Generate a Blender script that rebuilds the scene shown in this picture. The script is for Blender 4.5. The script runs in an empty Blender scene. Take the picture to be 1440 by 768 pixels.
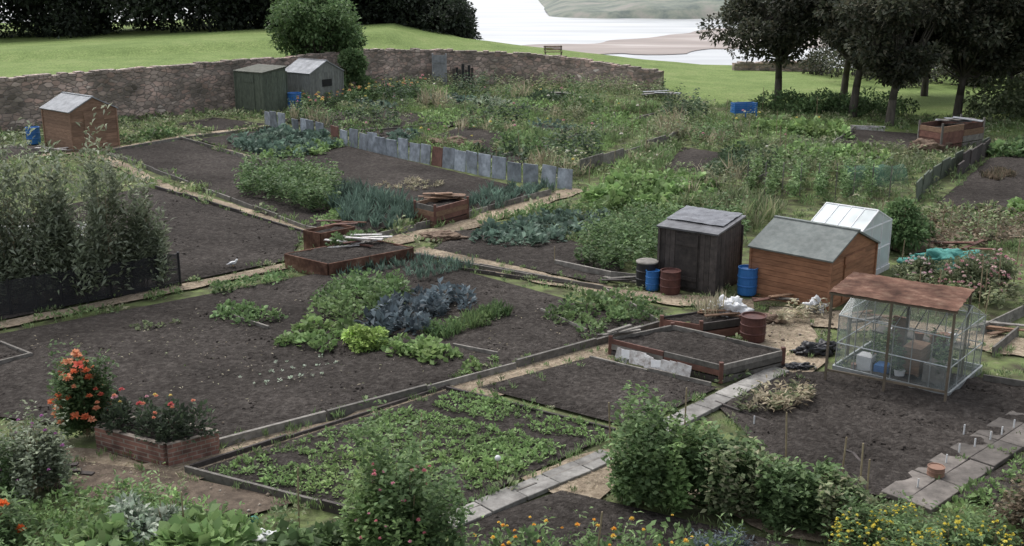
import bpy,bmesh,math,random
import numpy as np
from mathutils import Vector,Matrix,noise
rng=np.random.default_rng(7); random.seed(7)
F=1544.; H=7.8; TH=math.radians(15.7); CS,SN=math.cos(TH),math.sin(TH)
scene=bpy.context.scene
# ground survey: converts a sighting (u,v) into metres on the ground plan
def G(x,y,z=0.):
    u=(x-720)/F; v=(384-y)/F
    dy=CS+v*SN; dz=-SN+v*CS; t=(z-H)/dz
    return (u*t,dy*t)
# ------------------------------------------------------------ materials
def nt(name):
    m=bpy.data.materials.new(name); m.use_nodes=True
    n=m.node_tree.nodes; l=m.node_tree.links
    return m,n,l,n['Principled BSDF']
def ramp(n,stops):
    r=n.new('ShaderNodeValToRGB'); e=r.color_ramp.elements
    while len(e)<len(stops): e.new(0.5)
    for i,(p,c) in enumerate(stops): e[i].position=p; e[i].color=(*c,1)
    return r
def mat(name,stops,scale=5,rough=.85,bump=.3,bscale=None,stretch=(1,1,1),rnd=0.,detail=6,metal=0.,spec=.3,bdist=.02,big=None):
    m,n,l,b=nt(name)
    tc=n.new('ShaderNodeTexCoord'); mp=n.new('ShaderNodeMapping'); mp.inputs['Scale'].default_value=stretch
    l.new(tc.outputs['Object'],mp.inputs['Vector'])
    t=n.new('ShaderNodeTexNoise'); t.inputs['Scale'].default_value=scale; t.inputs['Detail'].default_value=detail; t.inputs['Roughness'].default_value=.65
    l.new(mp.outputs[0],t.inputs['Vector'])
    r=ramp(n,stops); l.new(t.outputs['Fac'],r.inputs['Fac']); out=r.outputs['Color']
    if big:
        t2=n.new('ShaderNodeTexNoise'); t2.inputs['Scale'].default_value=big[0]; t2.inputs['Detail'].default_value=4
        l.new(mp.outputs[0],t2.inputs['Vector'])
        mr=n.new('ShaderNodeMapRange'); mr.inputs[1].default_value=.35; mr.inputs[2].default_value=.65; mr.inputs[3].default_value=big[1]; mr.inputs[4].default_value=big[2]
        l.new(t2.outputs['Fac'],mr.inputs[0])
        mx=n.new('ShaderNodeMixRGB'); mx.blend_type='MULTIPLY'; mx.inputs[0].default_value=1
        l.new(out,mx.inputs[1]); l.new(mr.outputs[0],mx.inputs[2]); out=mx.outputs[0]
    if rnd>0:
        a=n.new('ShaderNodeAttribute'); a.attribute_name='rnd'
        mr=n.new('ShaderNodeMapRange'); mr.inputs[3].default_value=1-rnd; mr.inputs[4].default_value=1+rnd
        l.new(a.outputs['Fac'],mr.inputs[0])
        mx=n.new('ShaderNodeMixRGB'); mx.blend_type='MULTIPLY'; mx.inputs[0].default_value=1
        l.new(out,mx.inputs[1]); l.new(mr.outputs[0],mx.inputs[2]); out=mx.outputs[0]
    l.new(out,b.inputs['Base Color']); b.inputs['Roughness'].default_value=rough; b.inputs['Metallic'].default_value=metal
    b.inputs['Specular IOR Level'].default_value=spec
    if bump>0:
        t3=n.new('ShaderNodeTexNoise'); t3.inputs['Scale'].default_value=bscale or scale*3; t3.inputs['Detail'].default_value=5
        l.new(mp.outputs[0],t3.inputs['Vector'])
        bp=n.new('ShaderNodeBump'); bp.inputs['Strength'].default_value=bump; bp.inputs['Distance'].default_value=bdist
        l.new(t3.outputs['Fac'],bp.inputs['Height']); l.new(bp.outputs[0],b.inputs['Normal'])
    return m
def leafmat():
    m,n,l,b=nt('leaf_material')
    a=n.new('ShaderNodeAttribute'); a.attribute_name='Col'
    l.new(a.outputs['Color'],b.inputs['Base Color']); b.inputs['Roughness'].default_value=.6; b.inputs['Specular IOR Level'].default_value=.25
    tr=n.new('ShaderNodeBsdfTranslucent'); l.new(a.outputs['Color'],tr.inputs['Color'])
    mx=n.new('ShaderNodeMixShader'); mx.inputs[0].default_value=.35
    l.new(b.outputs[0],mx.inputs[1]); l.new(tr.outputs[0],mx.inputs[2]); l.new(mx.outputs[0],n['Material Output'].inputs['Surface'])
    return m
LEAF=leafmat()
SOIL=mat('soil',[(.25,(.022,.0188,.0168)),(.5,(.048,.042,.038)),(.75,(.095,.085,.077))],scale=9,rough=.97,bump=1,bscale=16,bdist=.08,spec=.05,big=(.3,.7,1.22))
PATH=mat('straw_path_surface',[(.25,(.14,.11,.08)),(.5,(.28,.225,.165)),(.75,(.44,.37,.28))],scale=7,rough=.95,bump=.8,bscale=25,bdist=.03,spec=.1,big=(.6,.6,1.15))
DIRT=mat('dirt_surface',[(.3,(.06,.047,.038)),(.6,(.14,.11,.085)),(.8,(.25,.205,.155))],scale=5,rough=.95,bump=.8,bscale=20,bdist=.03,spec=.1,big=(.5,.7,1.2))
WOODG=mat('weathered_wood',[(.3,(.08,.074,.066)),(.7,(.21,.195,.175))],scale=6,rough=.85,rnd=.35,bump=.4)
WOODD=mat('dark_wood',[(.3,(.030,.026,.025)),(.7,(.075,.063,.058))],scale=7,rough=.8,rnd=.3)
WOODB=mat('brown_wood',[(.3,(.10,.06,.038)),(.7,(.23,.145,.095))],scale=6,stretch=(1,1,4),rough=.8,rnd=.3)
ORANGE=mat('orange_stained_wood',[(.3,(.19,.088,.048)),(.7,(.30,.15,.085))],scale=4,stretch=(1,1,5),rough=.7,rnd=.12,big=(1,.8,1.1))
GREENW=mat('green_painted_wood',[(.3,(.06,.072,.055)),(.7,(.12,.14,.105))],scale=4,stretch=(3,3,1),rough=.8,rnd=.2)
GREYW=mat('grey_painted_wood',[(.3,(.12,.125,.115)),(.7,(.22,.23,.215))],scale=4,stretch=(3,3,1),rough=.8,rnd=.15)
REDW=mat('red_brown_board',[(.3,(.075,.037,.029)),(.7,(.17,.085,.065))],scale=4,rough=.75,rnd=.4)
WHITEW=mat('flaking_white_board',[(.35,(.27,.24,.22)),(.6,(.58,.57,.56))],scale=8,rough=.7,rnd=.2)
FELT=mat('roofing_felt',[(.3,(.115,.13,.125)),(.7,(.19,.205,.195))],scale=6,rough=.9,bump=.2,rnd=.05,big=(1,.85,1.1))
FELTD=mat('dark_roofing_felt',[(.3,(.05,.05,.055)),(.7,(.14,.14,.15))],scale=3,rough=.4,bump=.5,bdist=.05)
ROOFG=mat('pale_grey_roof',[(.3,(.20,.21,.22)),(.7,(.33,.34,.36))],scale=4,rough=.7,bump=.2,big=(1,.8,1.1))
RUST=mat('rusty_sheet',[(.3,(.065,.037,.028)),(.5,(.12,.065,.047)),(.7,(.20,.13,.095))],scale=5,rough=.97,bump=.4,rnd=.06,big=(1.6,.6,1.25),detail=10,spec=.1)
SLATE=mat('slate',[(.3,(.14,.16,.18)),(.7,(.27,.30,.34))],scale=4,rough=.6,rnd=.35,big=(2,.8,1.15))
SLAB=mat('paving_slab_stone',[(.3,(.15,.14,.13)),(.7,(.30,.29,.27))],scale=6,rough=.85,rnd=.3,big=(2,.7,1.1))
SLABB=mat('brown_paving_slab_stone',[(.3,(.09,.08,.072)),(.7,(.185,.165,.148))],scale=6,rough=.9,rnd=.25,big=(2,.7,1.1))
BLUE=mat('blue_plastic',[(.3,(.02,.10,.30)),(.7,(.04,.16,.40))],scale=3,rough=.4,bump=.05)
BLACK=mat('black_plastic',[(.3,(.012,.012,.014)),(.7,(.03,.03,.034))],scale=3,rough=.35,bump=.3)
MAROON=mat('maroon_drum_paint',[(.3,(.045,.018,.016)),(.7,(.10,.04,.032))],scale=5,rough=.6,bump=.1)
WHITE=mat('white_plastic',[(.3,(.50,.51,.52)),(.7,(.75,.75,.75))],scale=4,rough=.5,bump=.3)
TEAL=mat('teal_netting',[(.3,(.04,.16,.14)),(.7,(.09,.27,.235))],scale=9,rough=.85,bump=.8)
BARK=mat('bark',[(.3,(.04,.036,.03)),(.7,(.12,.105,.09))],scale=6,stretch=(1,1,.3),rough=.95,bump=.8)
STEM=mat('cane_wood',[(.3,(.16,.12,.07)),(.7,(.31,.26,.17))],scale=6,rough=.8)
ALU=mat('aluminium_frame',[(.3,(.30,.32,.32)),(.7,(.46,.48,.48))],scale=5,rough=.4,metal=.6,bump=.05)
TERRA=mat('terracotta',[(.3,(.18,.10,.075)),(.7,(.27,.165,.115))],scale=5,rough=.8)
RUBBLE=mat('rubble_and_chips',[(.3,(.10,.08,.06)),(.5,(.22,.18,.14)),(.7,(.40,.37,.33))],scale=1.7,rough=.9,bump=.3)
BCOMP=mat('brown_compost',[(.3,(.09,.06,.045)),(.7,(.22,.16,.115))],scale=4,rough=.95,bump=1,bdist=.08)
def glassmat(name,tr,col,rough=.05):
    m,n,l,b=nt(name)
    b.inputs['Base Color'].default_value=(*col,1); b.inputs['Roughness'].default_value=rough
    t=n.new('ShaderNodeBsdfTransparent'); mx=n.new('ShaderNodeMixShader'); 
    no=n.new('ShaderNodeTexNoise'); no.inputs['Scale'].default_value=2.5
    mr=n.new('ShaderNodeMapRange'); mr.inputs[1].default_value=.3; mr.inputs[2].default_value=.7; mr.inputs[3].default_value=max(0,tr-.18); mr.inputs[4].default_value=min(1,tr+.12)
    l.new(no.outputs['Fac'],mr.inputs[0]); l.new(mr.outputs[0],mx.inputs[0])
    l.new(b.outputs[0],mx.inputs[1]); l.new(t.outputs[0],mx.inputs[2]); l.new(mx.outputs[0],n['Material Output'].inputs['Surface'])
    return m
GLASS=glassmat('dusty_glass',.78,(.40,.45,.44))
POLY=glassmat('polycarbonate_sheet',.22,(.54,.59,.60),.25)
NET=glassmat('black_netting',.34,(.02,.02,.022),.9)
PNET=glassmat('pale_garden_netting',.68,(.5,.52,.52),.9)
GNET=glassmat('green_garden_netting',.74,(.06,.15,.11),.9)
def stone():
    m,n,l,b=nt('rubble_stone')
    tc=n.new('ShaderNodeTexCoord'); mp=n.new('ShaderNodeMapping'); mp.inputs['Scale'].default_value=(2.8,2.8,5.4); l.new(tc.outputs['Object'],mp.inputs[0])
    nz=n.new('ShaderNodeTexNoise'); nz.inputs['Scale'].default_value=1.5; l.new(mp.outputs[0],nz.inputs[0])
    av=n.new('ShaderNodeMixRGB'); av.blend_type='ADD'; av.inputs[0].default_value=.5; l.new(mp.outputs[0],av.inputs[1]); l.new(nz.outputs['Color'],av.inputs[2])
    v=n.new('ShaderNodeTexVoronoi'); v.inputs['Scale'].default_value=1; l.new(av.outputs[0],v.inputs['Vector'])
    v2=n.new('ShaderNodeTexVoronoi'); v2.feature='DISTANCE_TO_EDGE'; l.new(av.outputs[0],v2.inputs['Vector']); v2.inputs['Scale'].default_value=1
    r=ramp(n,[(0,(.17,.145,.13)),(.3,(.30,.26,.235)),(.55,(.40,.34,.31)),(.8,(.47,.35,.31)),(1,(.68,.64,.60))]); l.new(v.outputs['Color'],r.inputs[0])
    no=n.new('ShaderNodeTexNoise'); no.inputs['Scale'].default_value=.6; no.inputs['Detail'].default_value=8; l.new(tc.outputs['Object'],no.inputs[0])
    r3=ramp(n,[(.34,(.42,.42,.38)),(.66,(1.3,1.22,1.17))]); l.new(no.outputs[0],r3.inputs[0])
    mu=n.new('ShaderNodeMixRGB'); mu.blend_type='MULTIPLY'; mu.inputs[0].default_value=1; l.new(r.outputs[0],mu.inputs[1]); l.new(r3.outputs[0],mu.inputs[2])
    mr=n.new('ShaderNodeMapRange'); mr.inputs[2].default_value=.09; l.new(v2.outputs['Distance'],mr.inputs[0])
    mx=n.new('ShaderNodeMixRGB'); l.new(mr.outputs[0],mx.inputs[0]); mx.inputs[1].default_value=(.22,.19,.17,1); l.new(mu.outputs[0],mx.inputs[2])
    l.new(mx.outputs[0],b.inputs['Base Color']); b.inputs['Roughness'].default_value=.9
    bp=n.new('ShaderNodeBump'); bp.inputs['Strength'].default_value=.8; bp.inputs['Distance'].default_value=.05; l.new(mr.outputs[0],bp.inputs['Height']); l.new(bp.outputs[0],b.inputs['Normal'])
    return m
STONE=stone()
def brickm():
    m,n,l,b=nt('red_brick')
    tc=n.new('ShaderNodeTexCoord'); 
    sx=n.new('ShaderNodeSeparateXYZ'); l.new(tc.outputs['Object'],sx.inputs[0])
    ad=n.new('ShaderNodeMath'); ad.operation='ADD'; l.new(sx.outputs[0],ad.inputs[0]); l.new(sx.outputs[1],ad.inputs[1])
    cb=n.new('ShaderNodeCombineXYZ'); l.new(ad.outputs[0],cb.inputs[0]); l.new(sx.outputs[2],cb.inputs[1])
    t=n.new('ShaderNodeTexBrick'); t.inputs['Scale'].default_value=1; t.inputs['Brick Width'].default_value=.22; t.inputs['Row Height'].default_value=.075; t.inputs['Mortar Size'].default_value=.008
    t.inputs['Color1'].default_value=(.26,.13,.10,1); t.inputs['Color2'].default_value=(.15,.08,.065,1); t.inputs['Mortar'].default_value=(.28,.24,.20,1); t.inputs['Bias'].default_value=-.1
    l.new(cb.outputs[0],t.inputs[0])
    no=n.new('ShaderNodeTexNoise'); no.inputs['Scale'].default_value=5; no.inputs['Detail'].default_value=6; l.new(tc.outputs['Object'],no.inputs[0])
    r=ramp(n,[(.3,(.5,.5,.5)),(.7,(1.25,1.25,1.25))]); l.new(no.outputs[0],r.inputs[0])
    mu=n.new('ShaderNodeMixRGB'); mu.blend_type='MULTIPLY'; mu.inputs[0].default_value=1; l.new(t.outputs[0],mu.inputs[1]); l.new(r.outputs[0],mu.inputs[2])
    l.new(mu.outputs[0],b.inputs['Base Color']); b.inputs['Roughness'].default_value=.9
    bp=n.new('ShaderNodeBump'); bp.inputs['Strength'].default_value=.5; bp.inputs['Distance'].default_value=.01; bp.invert=True; l.new(t.outputs['Fac'],bp.inputs['Height']); l.new(bp.outputs[0],b.inputs['Normal'])
    return m
BRICK=brickm()
# ------------------------------------------------------------ mesh builder
def link(o,parent=None):
    scene.collection.objects.link(o)
    if parent: o.parent=parent
    return o
def empty(name,loc=(0,0,0),rz=0):
    o=bpy.data.objects.new(name,None); o.location=loc; o.rotation_euler=(0,0,rz); o.empty_display_size=.3
    return link(o)
class MB:
    def __init__(s): s.v=[];s.f=[];s.r=[];s.m=[]
    def add(s,vs,fs,mi=0,r=None):
        b=len(s.v); s.v+= [tuple(v) for v in vs]; r=random.random() if r is None else r
        for f in fs: s.f.append([i+b for i in f]); s.r.append(r); s.m.append(mi)
    def box(s,x0,x1,y0,y1,z0,z1,mi=0,r=None,M=None):
        vs=[Vector(p) for p in [(x0,y0,z0),(x1,y0,z0),(x1,y1,z0),(x0,y1,z0),(x0,y0,z1),(x1,y0,z1),(x1,y1,z1),(x0,y1,z1)]]
        if M: vs=[M@v for v in vs]
        s.add(vs,[(0,3,2,1),(4,5,6,7),(0,1,5,4),(1,2,6,5),(2,3,7,6),(3,0,4,7)],mi,r)
    def beam(s,p0,p1,w,h,mi=0,z0=0,r=None,tilt=0):
        p0=Vector((p0[0],p0[1],0)); p1=Vector((p1[0],p1[1],0)); d=(p1-p0); L=d.length; a=math.atan2(d.y,d.x)
        s.box(0,L,-w/2,w/2,z0,z0+h,mi,r,Matrix.Translation(p0)@Matrix.Rotation(a,4,'Z')@Matrix.Rotation(tilt,4,'X'))
    def tube(s,p0,p1,r0,r1=None,n=8,mi=0,cap=True):
        p0=Vector(p0);p1=Vector(p1); r1=r0 if r1 is None else r1; d=(p1-p0).normalized()
        a=d.orthogonal().normalized(); b=d.cross(a)
        vs=[p0+(a*math.cos(t)+b*math.sin(t))*r0 for t in [i*2*math.pi/n for i in range(n)]]+[p1+(a*math.cos(t)+b*math.sin(t))*r1 for t in [i*2*math.pi/n for i in range(n)]]
        fs=[(i,(i+1)%n,n+(i+1)%n,n+i) for i in range(n)]
        if cap: fs+=[tuple(range(n-1,-1,-1)),tuple(range(n,2*n))]
        s.add(vs,fs,mi)
    def lathe(s,prof,c=(0,0,0),n=20,mi=0,M=None):
        vs=[];c=Vector(c)
        for (r,z) in prof:
            for i in range(n):
                t=i*2*math.pi/n; v=Vector((r*math.cos(t),r*math.sin(t),z)); v=(M@v if M else v)+c; vs.append(v)
        fs=[(k*n+i,k*n+(i+1)%n,(k+1)*n+(i+1)%n,(k+1)*n+i) for k in range(len(prof)-1) for i in range(n)]
        s.add(vs,fs,mi)
    def blob(s,c,r,sc=(1,1,1),amp=.2,mi=0,sub=2,M=None):
        bm=bmesh.new(); bmesh.ops.create_icosphere(bm,subdivisions=sub,radius=1)
        vs=[]
        off=Vector((random.random()*50,0,0))
        for v in bm.verts:
            k=1+amp*noise.noise(v.co*1.7+off)+amp*.5*noise.noise(v.co*4.5+off); p=Vector((v.co.x*sc[0],v.co.y*sc[1],v.co.z*sc[2]))*r*k
            if M: p=M@p
            vs.append(p+Vector(c))
        fs=[[v.index for v in f.verts] for f in bm.faces]; bm.free(); s.add(vs,fs,mi)
    def done(s,name,mats,parent=None,loc=(0,0,0),rz=0,smooth=False):
        me=bpy.data.meshes.new(name); me.from_pydata(s.v,[],s.f); 
        for m in (mats if isinstance(mats,(list,tuple)) else [mats]): me.materials.append(m)
        me.polygons.foreach_set('material_index',s.m)
        a=me.attributes.new('rnd','FLOAT','FACE'); a.data.foreach_set('value',s.r)
        if smooth: me.polygons.foreach_set('use_smooth',[True]*len(s.f))
        me.update(); o=bpy.data.objects.new(name,me); o.location=loc; o.rotation_euler=(0,0,rz); return link(o,parent)
def npmesh(name,V,Q,m,col=None,parent=None,smooth=False):
    me=bpy.data.meshes.new(name); n=len(V); k=len(Q); w=Q.shape[1]
    me.vertices.add(n); me.vertices.foreach_set('co',np.ascontiguousarray(V,dtype=np.float32).ravel())
    me.loops.add(k*w); me.loops.foreach_set('vertex_index',Q.astype(np.int32).ravel())
    me.polygons.add(k); me.polygons.foreach_set('loop_start',np.arange(k,dtype=np.int32)*w)
    me.update(calc_edges=True)
    if smooth: me.polygons.foreach_set('use_smooth',np.ones(k,bool))
    if col is not None:
        a=me.attributes.new('Col','FLOAT_COLOR','POINT'); c=np.ones((n,4),np.float32); c[:,:3]=col; a.data.foreach_set('color',c.ravel())
    me.materials.append(m); o=bpy.data.objects.new(name,me); return link(o,parent)
# ------------------------------------------------------------ foliage
def nrm(a): return a/np.maximum(np.linalg.norm(a,axis=1,keepdims=True),1e-6)
PAL={
 'mid':[(.085,.145,.050),(.060,.115,.040),(.115,.18,.063)],
 'bright':[(.145,.235,.068),(.115,.20,.06),(.18,.27,.09)],
 'lime':[(.25,.36,.07),(.20,.30,.06)],
 'blue':[(.08,.11,.125),(.105,.14,.16),(.055,.075,.09)],
 'bluegreen':[(.08,.135,.10),(.11,.175,.13),(.06,.10,.077)],
 'dark':[(.035,.055,.030),(.05,.08,.04),(.028,.04,.026)],
 'deep':[(.05,.085,.04),(.065,.105,.05),(.04,.065,.035)],
 'olive':[(.11,.14,.062),(.08,.11,.052),(.155,.175,.09)],
 'wild':[(.11,.165,.062),(.15,.20,.08),(.20,.225,.115),(.08,.13,.052),(.24,.23,.14)],
 'straw':[(.32,.28,.19),(.26,.22,.14),(.18,.18,.10)],
 'pale':[(.30,.36,.27),(.20,.28,.18),(.42,.46,.37)],
 'grass':[(.14,.22,.075),(.18,.255,.10),(.105,.17,.058)],
 'willow':[(.135,.165,.095),(.19,.225,.14),(.10,.125,.07),(.26,.295,.21)],
 'tree':[(.036,.045,.026),(.055,.062,.036),(.028,.034,.022),(.078,.072,.045)],
 'brown':[(.12,.085,.055),(.17,.13,.085),(.08,.08,.045)],
 'treedark':[(.024,.034,.022),(.036,.050,.029),(.02,.026,.018)],
 'light':[(.10,.17,.056),(.135,.21,.075),(.065,.12,.04)],
}
BOOST=1.32
ph=rng.uniform(0,6.28,(12,3))
def vn(x,y,s):
    o=0
    for i in range(6):
        a=ph[i,2]; k=s*(1+.37*i)
        o=o+np.sin((x*math.cos(a)+y*math.sin(a))*k+ph[i,0]+1.7*np.sin((y*math.cos(a)-x*math.sin(a))*k*.6+ph[i,1]))/(1+.3*i)
    return o/3.4
def pick(pal,n):
    c=np.array(PAL[pal]); i=rng.integers(0,len(c),n); j=rng.integers(0,len(c),n); t=rng.random((n,1))
    col=(c[i]*t+c[j]*(1-t))*BOOST; g=col.mean(1,keepdims=True); col=col*.83+g*.17
    return col*rng.uniform(.68,1.34,(n,1))
def leafgeo(P,D,L,W,up=.8):
    n=len(P); L=np.broadcast_to(L,(n,))[:,None]; W=np.broadcast_to(W,(n,))[:,None]
    R=rng.normal(size=(n,3)); R[:,2]+=up*2.5
    S=nrm(np.cross(D,R)); N=np.cross(S,D)
    mid=P+D*L*.5+N*L*.08; tip=P+D*L-np.array([0,0,1])*L*.12
    V=np.stack([P,mid+S*W*.5,tip,mid-S*W*.5],1).reshape(-1,3)
    return V
def leaves(name,P,D,L,W,C,parent=None,up=.8):
    V=leafgeo(P,D,L,W,up); n=len(P)
    return npmesh(name,V,np.arange(4*n).reshape(-1,4),LEAF,np.repeat(C,4,axis=0),parent)
def plantgeo(pos,k,r,h,L,W,pal,style='mound',z0=0.,ncl=1.3):
    n=len(pos); sc=rng.uniform(.65,1.3,n)*(1+.25*vn(pos[:,0],pos[:,1],1.1))
    idx=np.repeat(np.arange(n),k); N=n*k; s=sc[idx]
    base=np.column_stack([pos[idx],np.full(N,z0)])
    hue=1+.25*vn(pos[:,0],pos[:,1],ncl)[idx][:,None]+.18*rng.normal(size=(n,1))[idx]
    C=pick(pal,N)*np.clip(hue,.4,1.8)
    yel=(np.clip(vn(pos[:,0]+9,pos[:,1]-4,.8),0,1)*.4)[idx][:,None]; C=C*(1-yel)+yel*C*np.array([1.35,1.08,1.0])
    az=rng.uniform(0,2*np.pi,N)
    if style=='mound':
        sz=rng.uniform(0,1,N); cz=np.sqrt(1-sz*sz); rad=rng.uniform(.45,1,N)**.6
        d=np.column_stack([cz*np.cos(az),cz*np.sin(az),sz])
        P=base+d*np.column_stack([r*s*rad,r*s*rad,h*s*rad])
        D=nrm(d*np.array([1,1,.6])+np.array([0,0,.35])+rng.normal(size=(N,3))*.35)
        Ls=L*s*rng.uniform(.6,1.2,N); P=P-D*Ls[:,None]*.5; P[:,2]=np.maximum(P[:,2],z0+.01)
        return P,D,Ls,W*s*rng.uniform(.7,1.2,N),C
    if style=='blade':
        P=base+np.column_stack([rng.normal(size=(N,2))*r*.4,np.zeros(N)])
        D=nrm(np.column_stack([rng.normal(size=(N,2))*.33,np.ones(N)]))
        return P,D,h*s*rng.uniform(.55,1.15,N),np.full(N,W),C
    if style in('cane','shoot'):
        ns=7; st=rng.integers(0,ns,N); sa=rng.uniform(0,6.28,(n,ns)); sl=rng.uniform(.1,1,(n,ns))*r; sh=rng.uniform(.6,1.08,(n,ns))
        A=sa[idx,st]; l_=sl[idx,st]*s; hh=sh[idx,st]*h*s; t=rng.uniform(.08,1,N)**.8
        P=base+np.column_stack([np.cos(A)*l_*(.25+.75*t),np.sin(A)*l_*(.25+.75*t),hh*t])
        P[:,:2]+=rng.normal(size=(N,2))*(.03*h*(1.2-.75*t[:,None]) if style=='shoot' else .035*h)
        D=nrm(np.column_stack([np.cos(az),np.sin(az),rng.uniform(.2,1.6,N) if style=='shoot' else rng.uniform(-.1,.9,N)]))
        return P,D,L*rng.uniform(.6,1.2,N),W*rng.uniform(.7,1.2,N),C
    if style=='flat':
        P=base+np.column_stack([rng.normal(size=(N,2))*r,rng.uniform(0,h,N)])
        D=nrm(np.column_stack([np.cos(az),np.sin(az),rng.uniform(-.05,.15,N)]))
        return P,D,L*rng.uniform(.5,1.3,N),np.full(N,W),C
def pip(pts,poly):
    x,y=pts[:,0],pts[:,1]; ins=np.zeros(len(pts),bool); n=len(poly)
    for i in range(n):
        x0,y0=poly[i];x1,y1=poly[(i+1)%n]
        c=((y0>y)!=(y1>y)); xi=(x1-x0)*(y-y0)/((y1-y0) if y1!=y0 else 1e-9)+x0
        ins^=c&(x<xi)
    return ins
def positions(W,sp,row=None,jit=.5,prob=1.,clump=0.):
    W=np.array(W); e=W[1]-W[0]; e/=np.linalg.norm(e); f=np.array([-e[1],e[0]]); row=row or sp
    a=(W-W[0])@e; b=(W-W[0])@f
    A,B=np.meshgrid(np.arange(a.min(),a.max(),sp),np.arange(b.min(),b.max(),row)); A=A.ravel();B=B.ravel()
    A=A+rng.uniform(-jit,jit,len(A))*sp; B=B+rng.uniform(-jit,jit,len(B))*(row if jit>.3 else sp*.5)
    p=W[0]+A[:,None]*e+B[:,None]*f; p=p[pip(p,W)]
    pr=prob*np.ones(len(p))
    if clump>0: pr=pr*np.clip(.5+clump*vn(p[:,0]+3,p[:,1],1.6),0,1)
    return p[rng.random(len(p))<pr]
def bed(name,poly,sp,k,r,h,L,W,pal,style='mound',row=None,jit=.5,prob=1.,clump=0.,z0=.03,world=False):
    Wp=poly if world else [G(*p) for p in poly]
    p=positions(Wp,sp,row,jit,prob,clump)
    if len(p)==0: return
    g=plantgeo(p,k,r,h,L,W,pal,style,z0)
    return leaves(name,*g), p
def flowers(name,C,size,cols,parent=None,pet=7):
    n=len(C); idx=np.repeat(np.arange(n),pet*2); N=len(idx)
    j=np.tile(np.arange(pet*2),n); az=j*2*np.pi/pet+rng.uniform(0,6,n)[idx]
    el=np.where(j<pet,.15,.9)
    tilt=rng.normal(size=(n,3))*.35+np.array([0,-.35,0]); 
    D=nrm(np.column_stack([np.cos(az)*np.cos(el),np.sin(az)*np.cos(el),np.sin(el)])+tilt[idx]*.5)
    s=(size*rng.uniform(.6,1.25,n))[idx]
    c=np.array(cols)[rng.integers(0,len(cols),n)][idx]*rng.uniform(.75,1.2,(N,1))
    return leaves(name,C[idx],D,s*.5,s*.33,c,parent,up=.2)
def cloud(cent,rad,n,L,W,pal,flat=.75):
    m=len(cent); w=rad**2/np.sum(rad**2); idx=rng.choice(m,n,p=w)
    d=nrm(rng.normal(size=(n,3))); rr=rng.uniform(.3,1.15,n)**.6
    P=cent[idx]+d*(rad[idx]*rr)[:,None]*np.array([1,1,flat])
    D=nrm(d+rng.normal(size=(n,3))*.7+np.array([0,0,.1]))
    C=pick(pal,n)*(1+.25*rng.normal(size=(m,1)))[idx].clip(.5,1.6)
    return P,D,L*rng.uniform(.6,1.3,n),W*rng.uniform(.6,1.3,n),C
def bush(name,px,r,h,n,L,W,pal,style='mound',fl=None,z=0.,world=False):
    b=px if world else G(*px)
    e=empty(name,(b[0],b[1],z)); m=16
    if style=='mound':
        d=nrm(rng.normal(size=(m,3))); d[:,2]=np.abs(d[:,2]); q=rng.uniform(.3,.85,m)[:,None]
        cent=d*q*np.array([r,r,h*.75])+np.array([0,0,h*.22]); rad=rng.uniform(.25,.46,m)*r
        cent[:,2]=np.maximum(cent[:,2],rad*.5)
        g=cloud(cent,rad,n,L,W,pal,.85)
    else:
        pp=rng.normal(size=(m,2))*r*.42
        g=plantgeo(pp,n//m,r*.5,h,L,W,pal,style)
    g[0][:,2]=np.maximum(g[0][:,2],.02)
    leaves('foliage',*g,parent=e)
    mb=MB()
    for i in range(9):
        a=random.uniform(0,6.28); l=random.uniform(.1,.6)*r; mb.tube((l*.3*math.cos(a),l*.3*math.sin(a),0),(l*math.cos(a),l*math.sin(a),h*random.uniform(.6,.9)),.014,.006,5)
    mb.done('stems',STEM,e)
    if fl:
        nf,size,cols=fl; d=nrm(rng.normal(size=(nf,3))); d[:,2]=np.abs(d[:,2]); d[:,1]-=.25
        P=d*np.array([r*.95,r*.95,h*.8])*rng.uniform(.75,1.05,(nf,1))+np.array([0,0,h*.25]); flowers('flowers',P,size,cols,e)
    return e
def tree(name,base,h,cr,th,n,pal,L=.3,lean=(0,0),tr=.2,ncl=46,zb=0.,flat=.6,rr=(.16,.30)):
    e=empty(name,(base[0],base[1],zb)); mb=MB()
    top=Vector((lean[0]*.5,lean[1]*.5,th)); 
    mb.tube((0,0,-.3),(top.x*.4,top.y*.4,th*.5),tr*1.25,tr,9,cap=False); mb.tube((top.x*.4,top.y*.4,th*.5),top,tr,tr*.75,9)
    cz=(th*.75+h)/2; ch=(h-th*.75)/2
    d=nrm(rng.normal(size=(ncl,3))); q=(rng.uniform(.15,1,ncl)**.45)[:,None]
    cent=d*q*np.array([cr,cr,ch])*.85+np.array([lean[0],lean[1],cz]); cent[:,:2]+=rng.normal(size=(ncl,2))*cr*.08
    rad=rng.uniform(*rr,ncl)*cr
    for i in range(0,ncl):
        c=Vector(cent[i]); a=top*random.uniform(.75,1.0) if i%3 else top+Vector((lean[0]*.4,lean[1]*.4,(h-th)*.35))
        m=(a+c)/2+Vector((0,0,-.1*cr)); mb.tube(a,m,tr*.33,tr*.2,5,cap=False); mb.tube(m,c,tr*.2,tr*.05,5,cap=False)
    mb.tube(top,top+Vector((lean[0]*.4,lean[1]*.4,(h-th)*.45)),tr*.75,tr*.3,7)
    mb.done('trunk_and_limbs',BARK,e,smooth=True)
    leaves('crown',*cloud(cent,rad,n,L,L*.6,pal,flat),parent=e)
    return e
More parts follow.
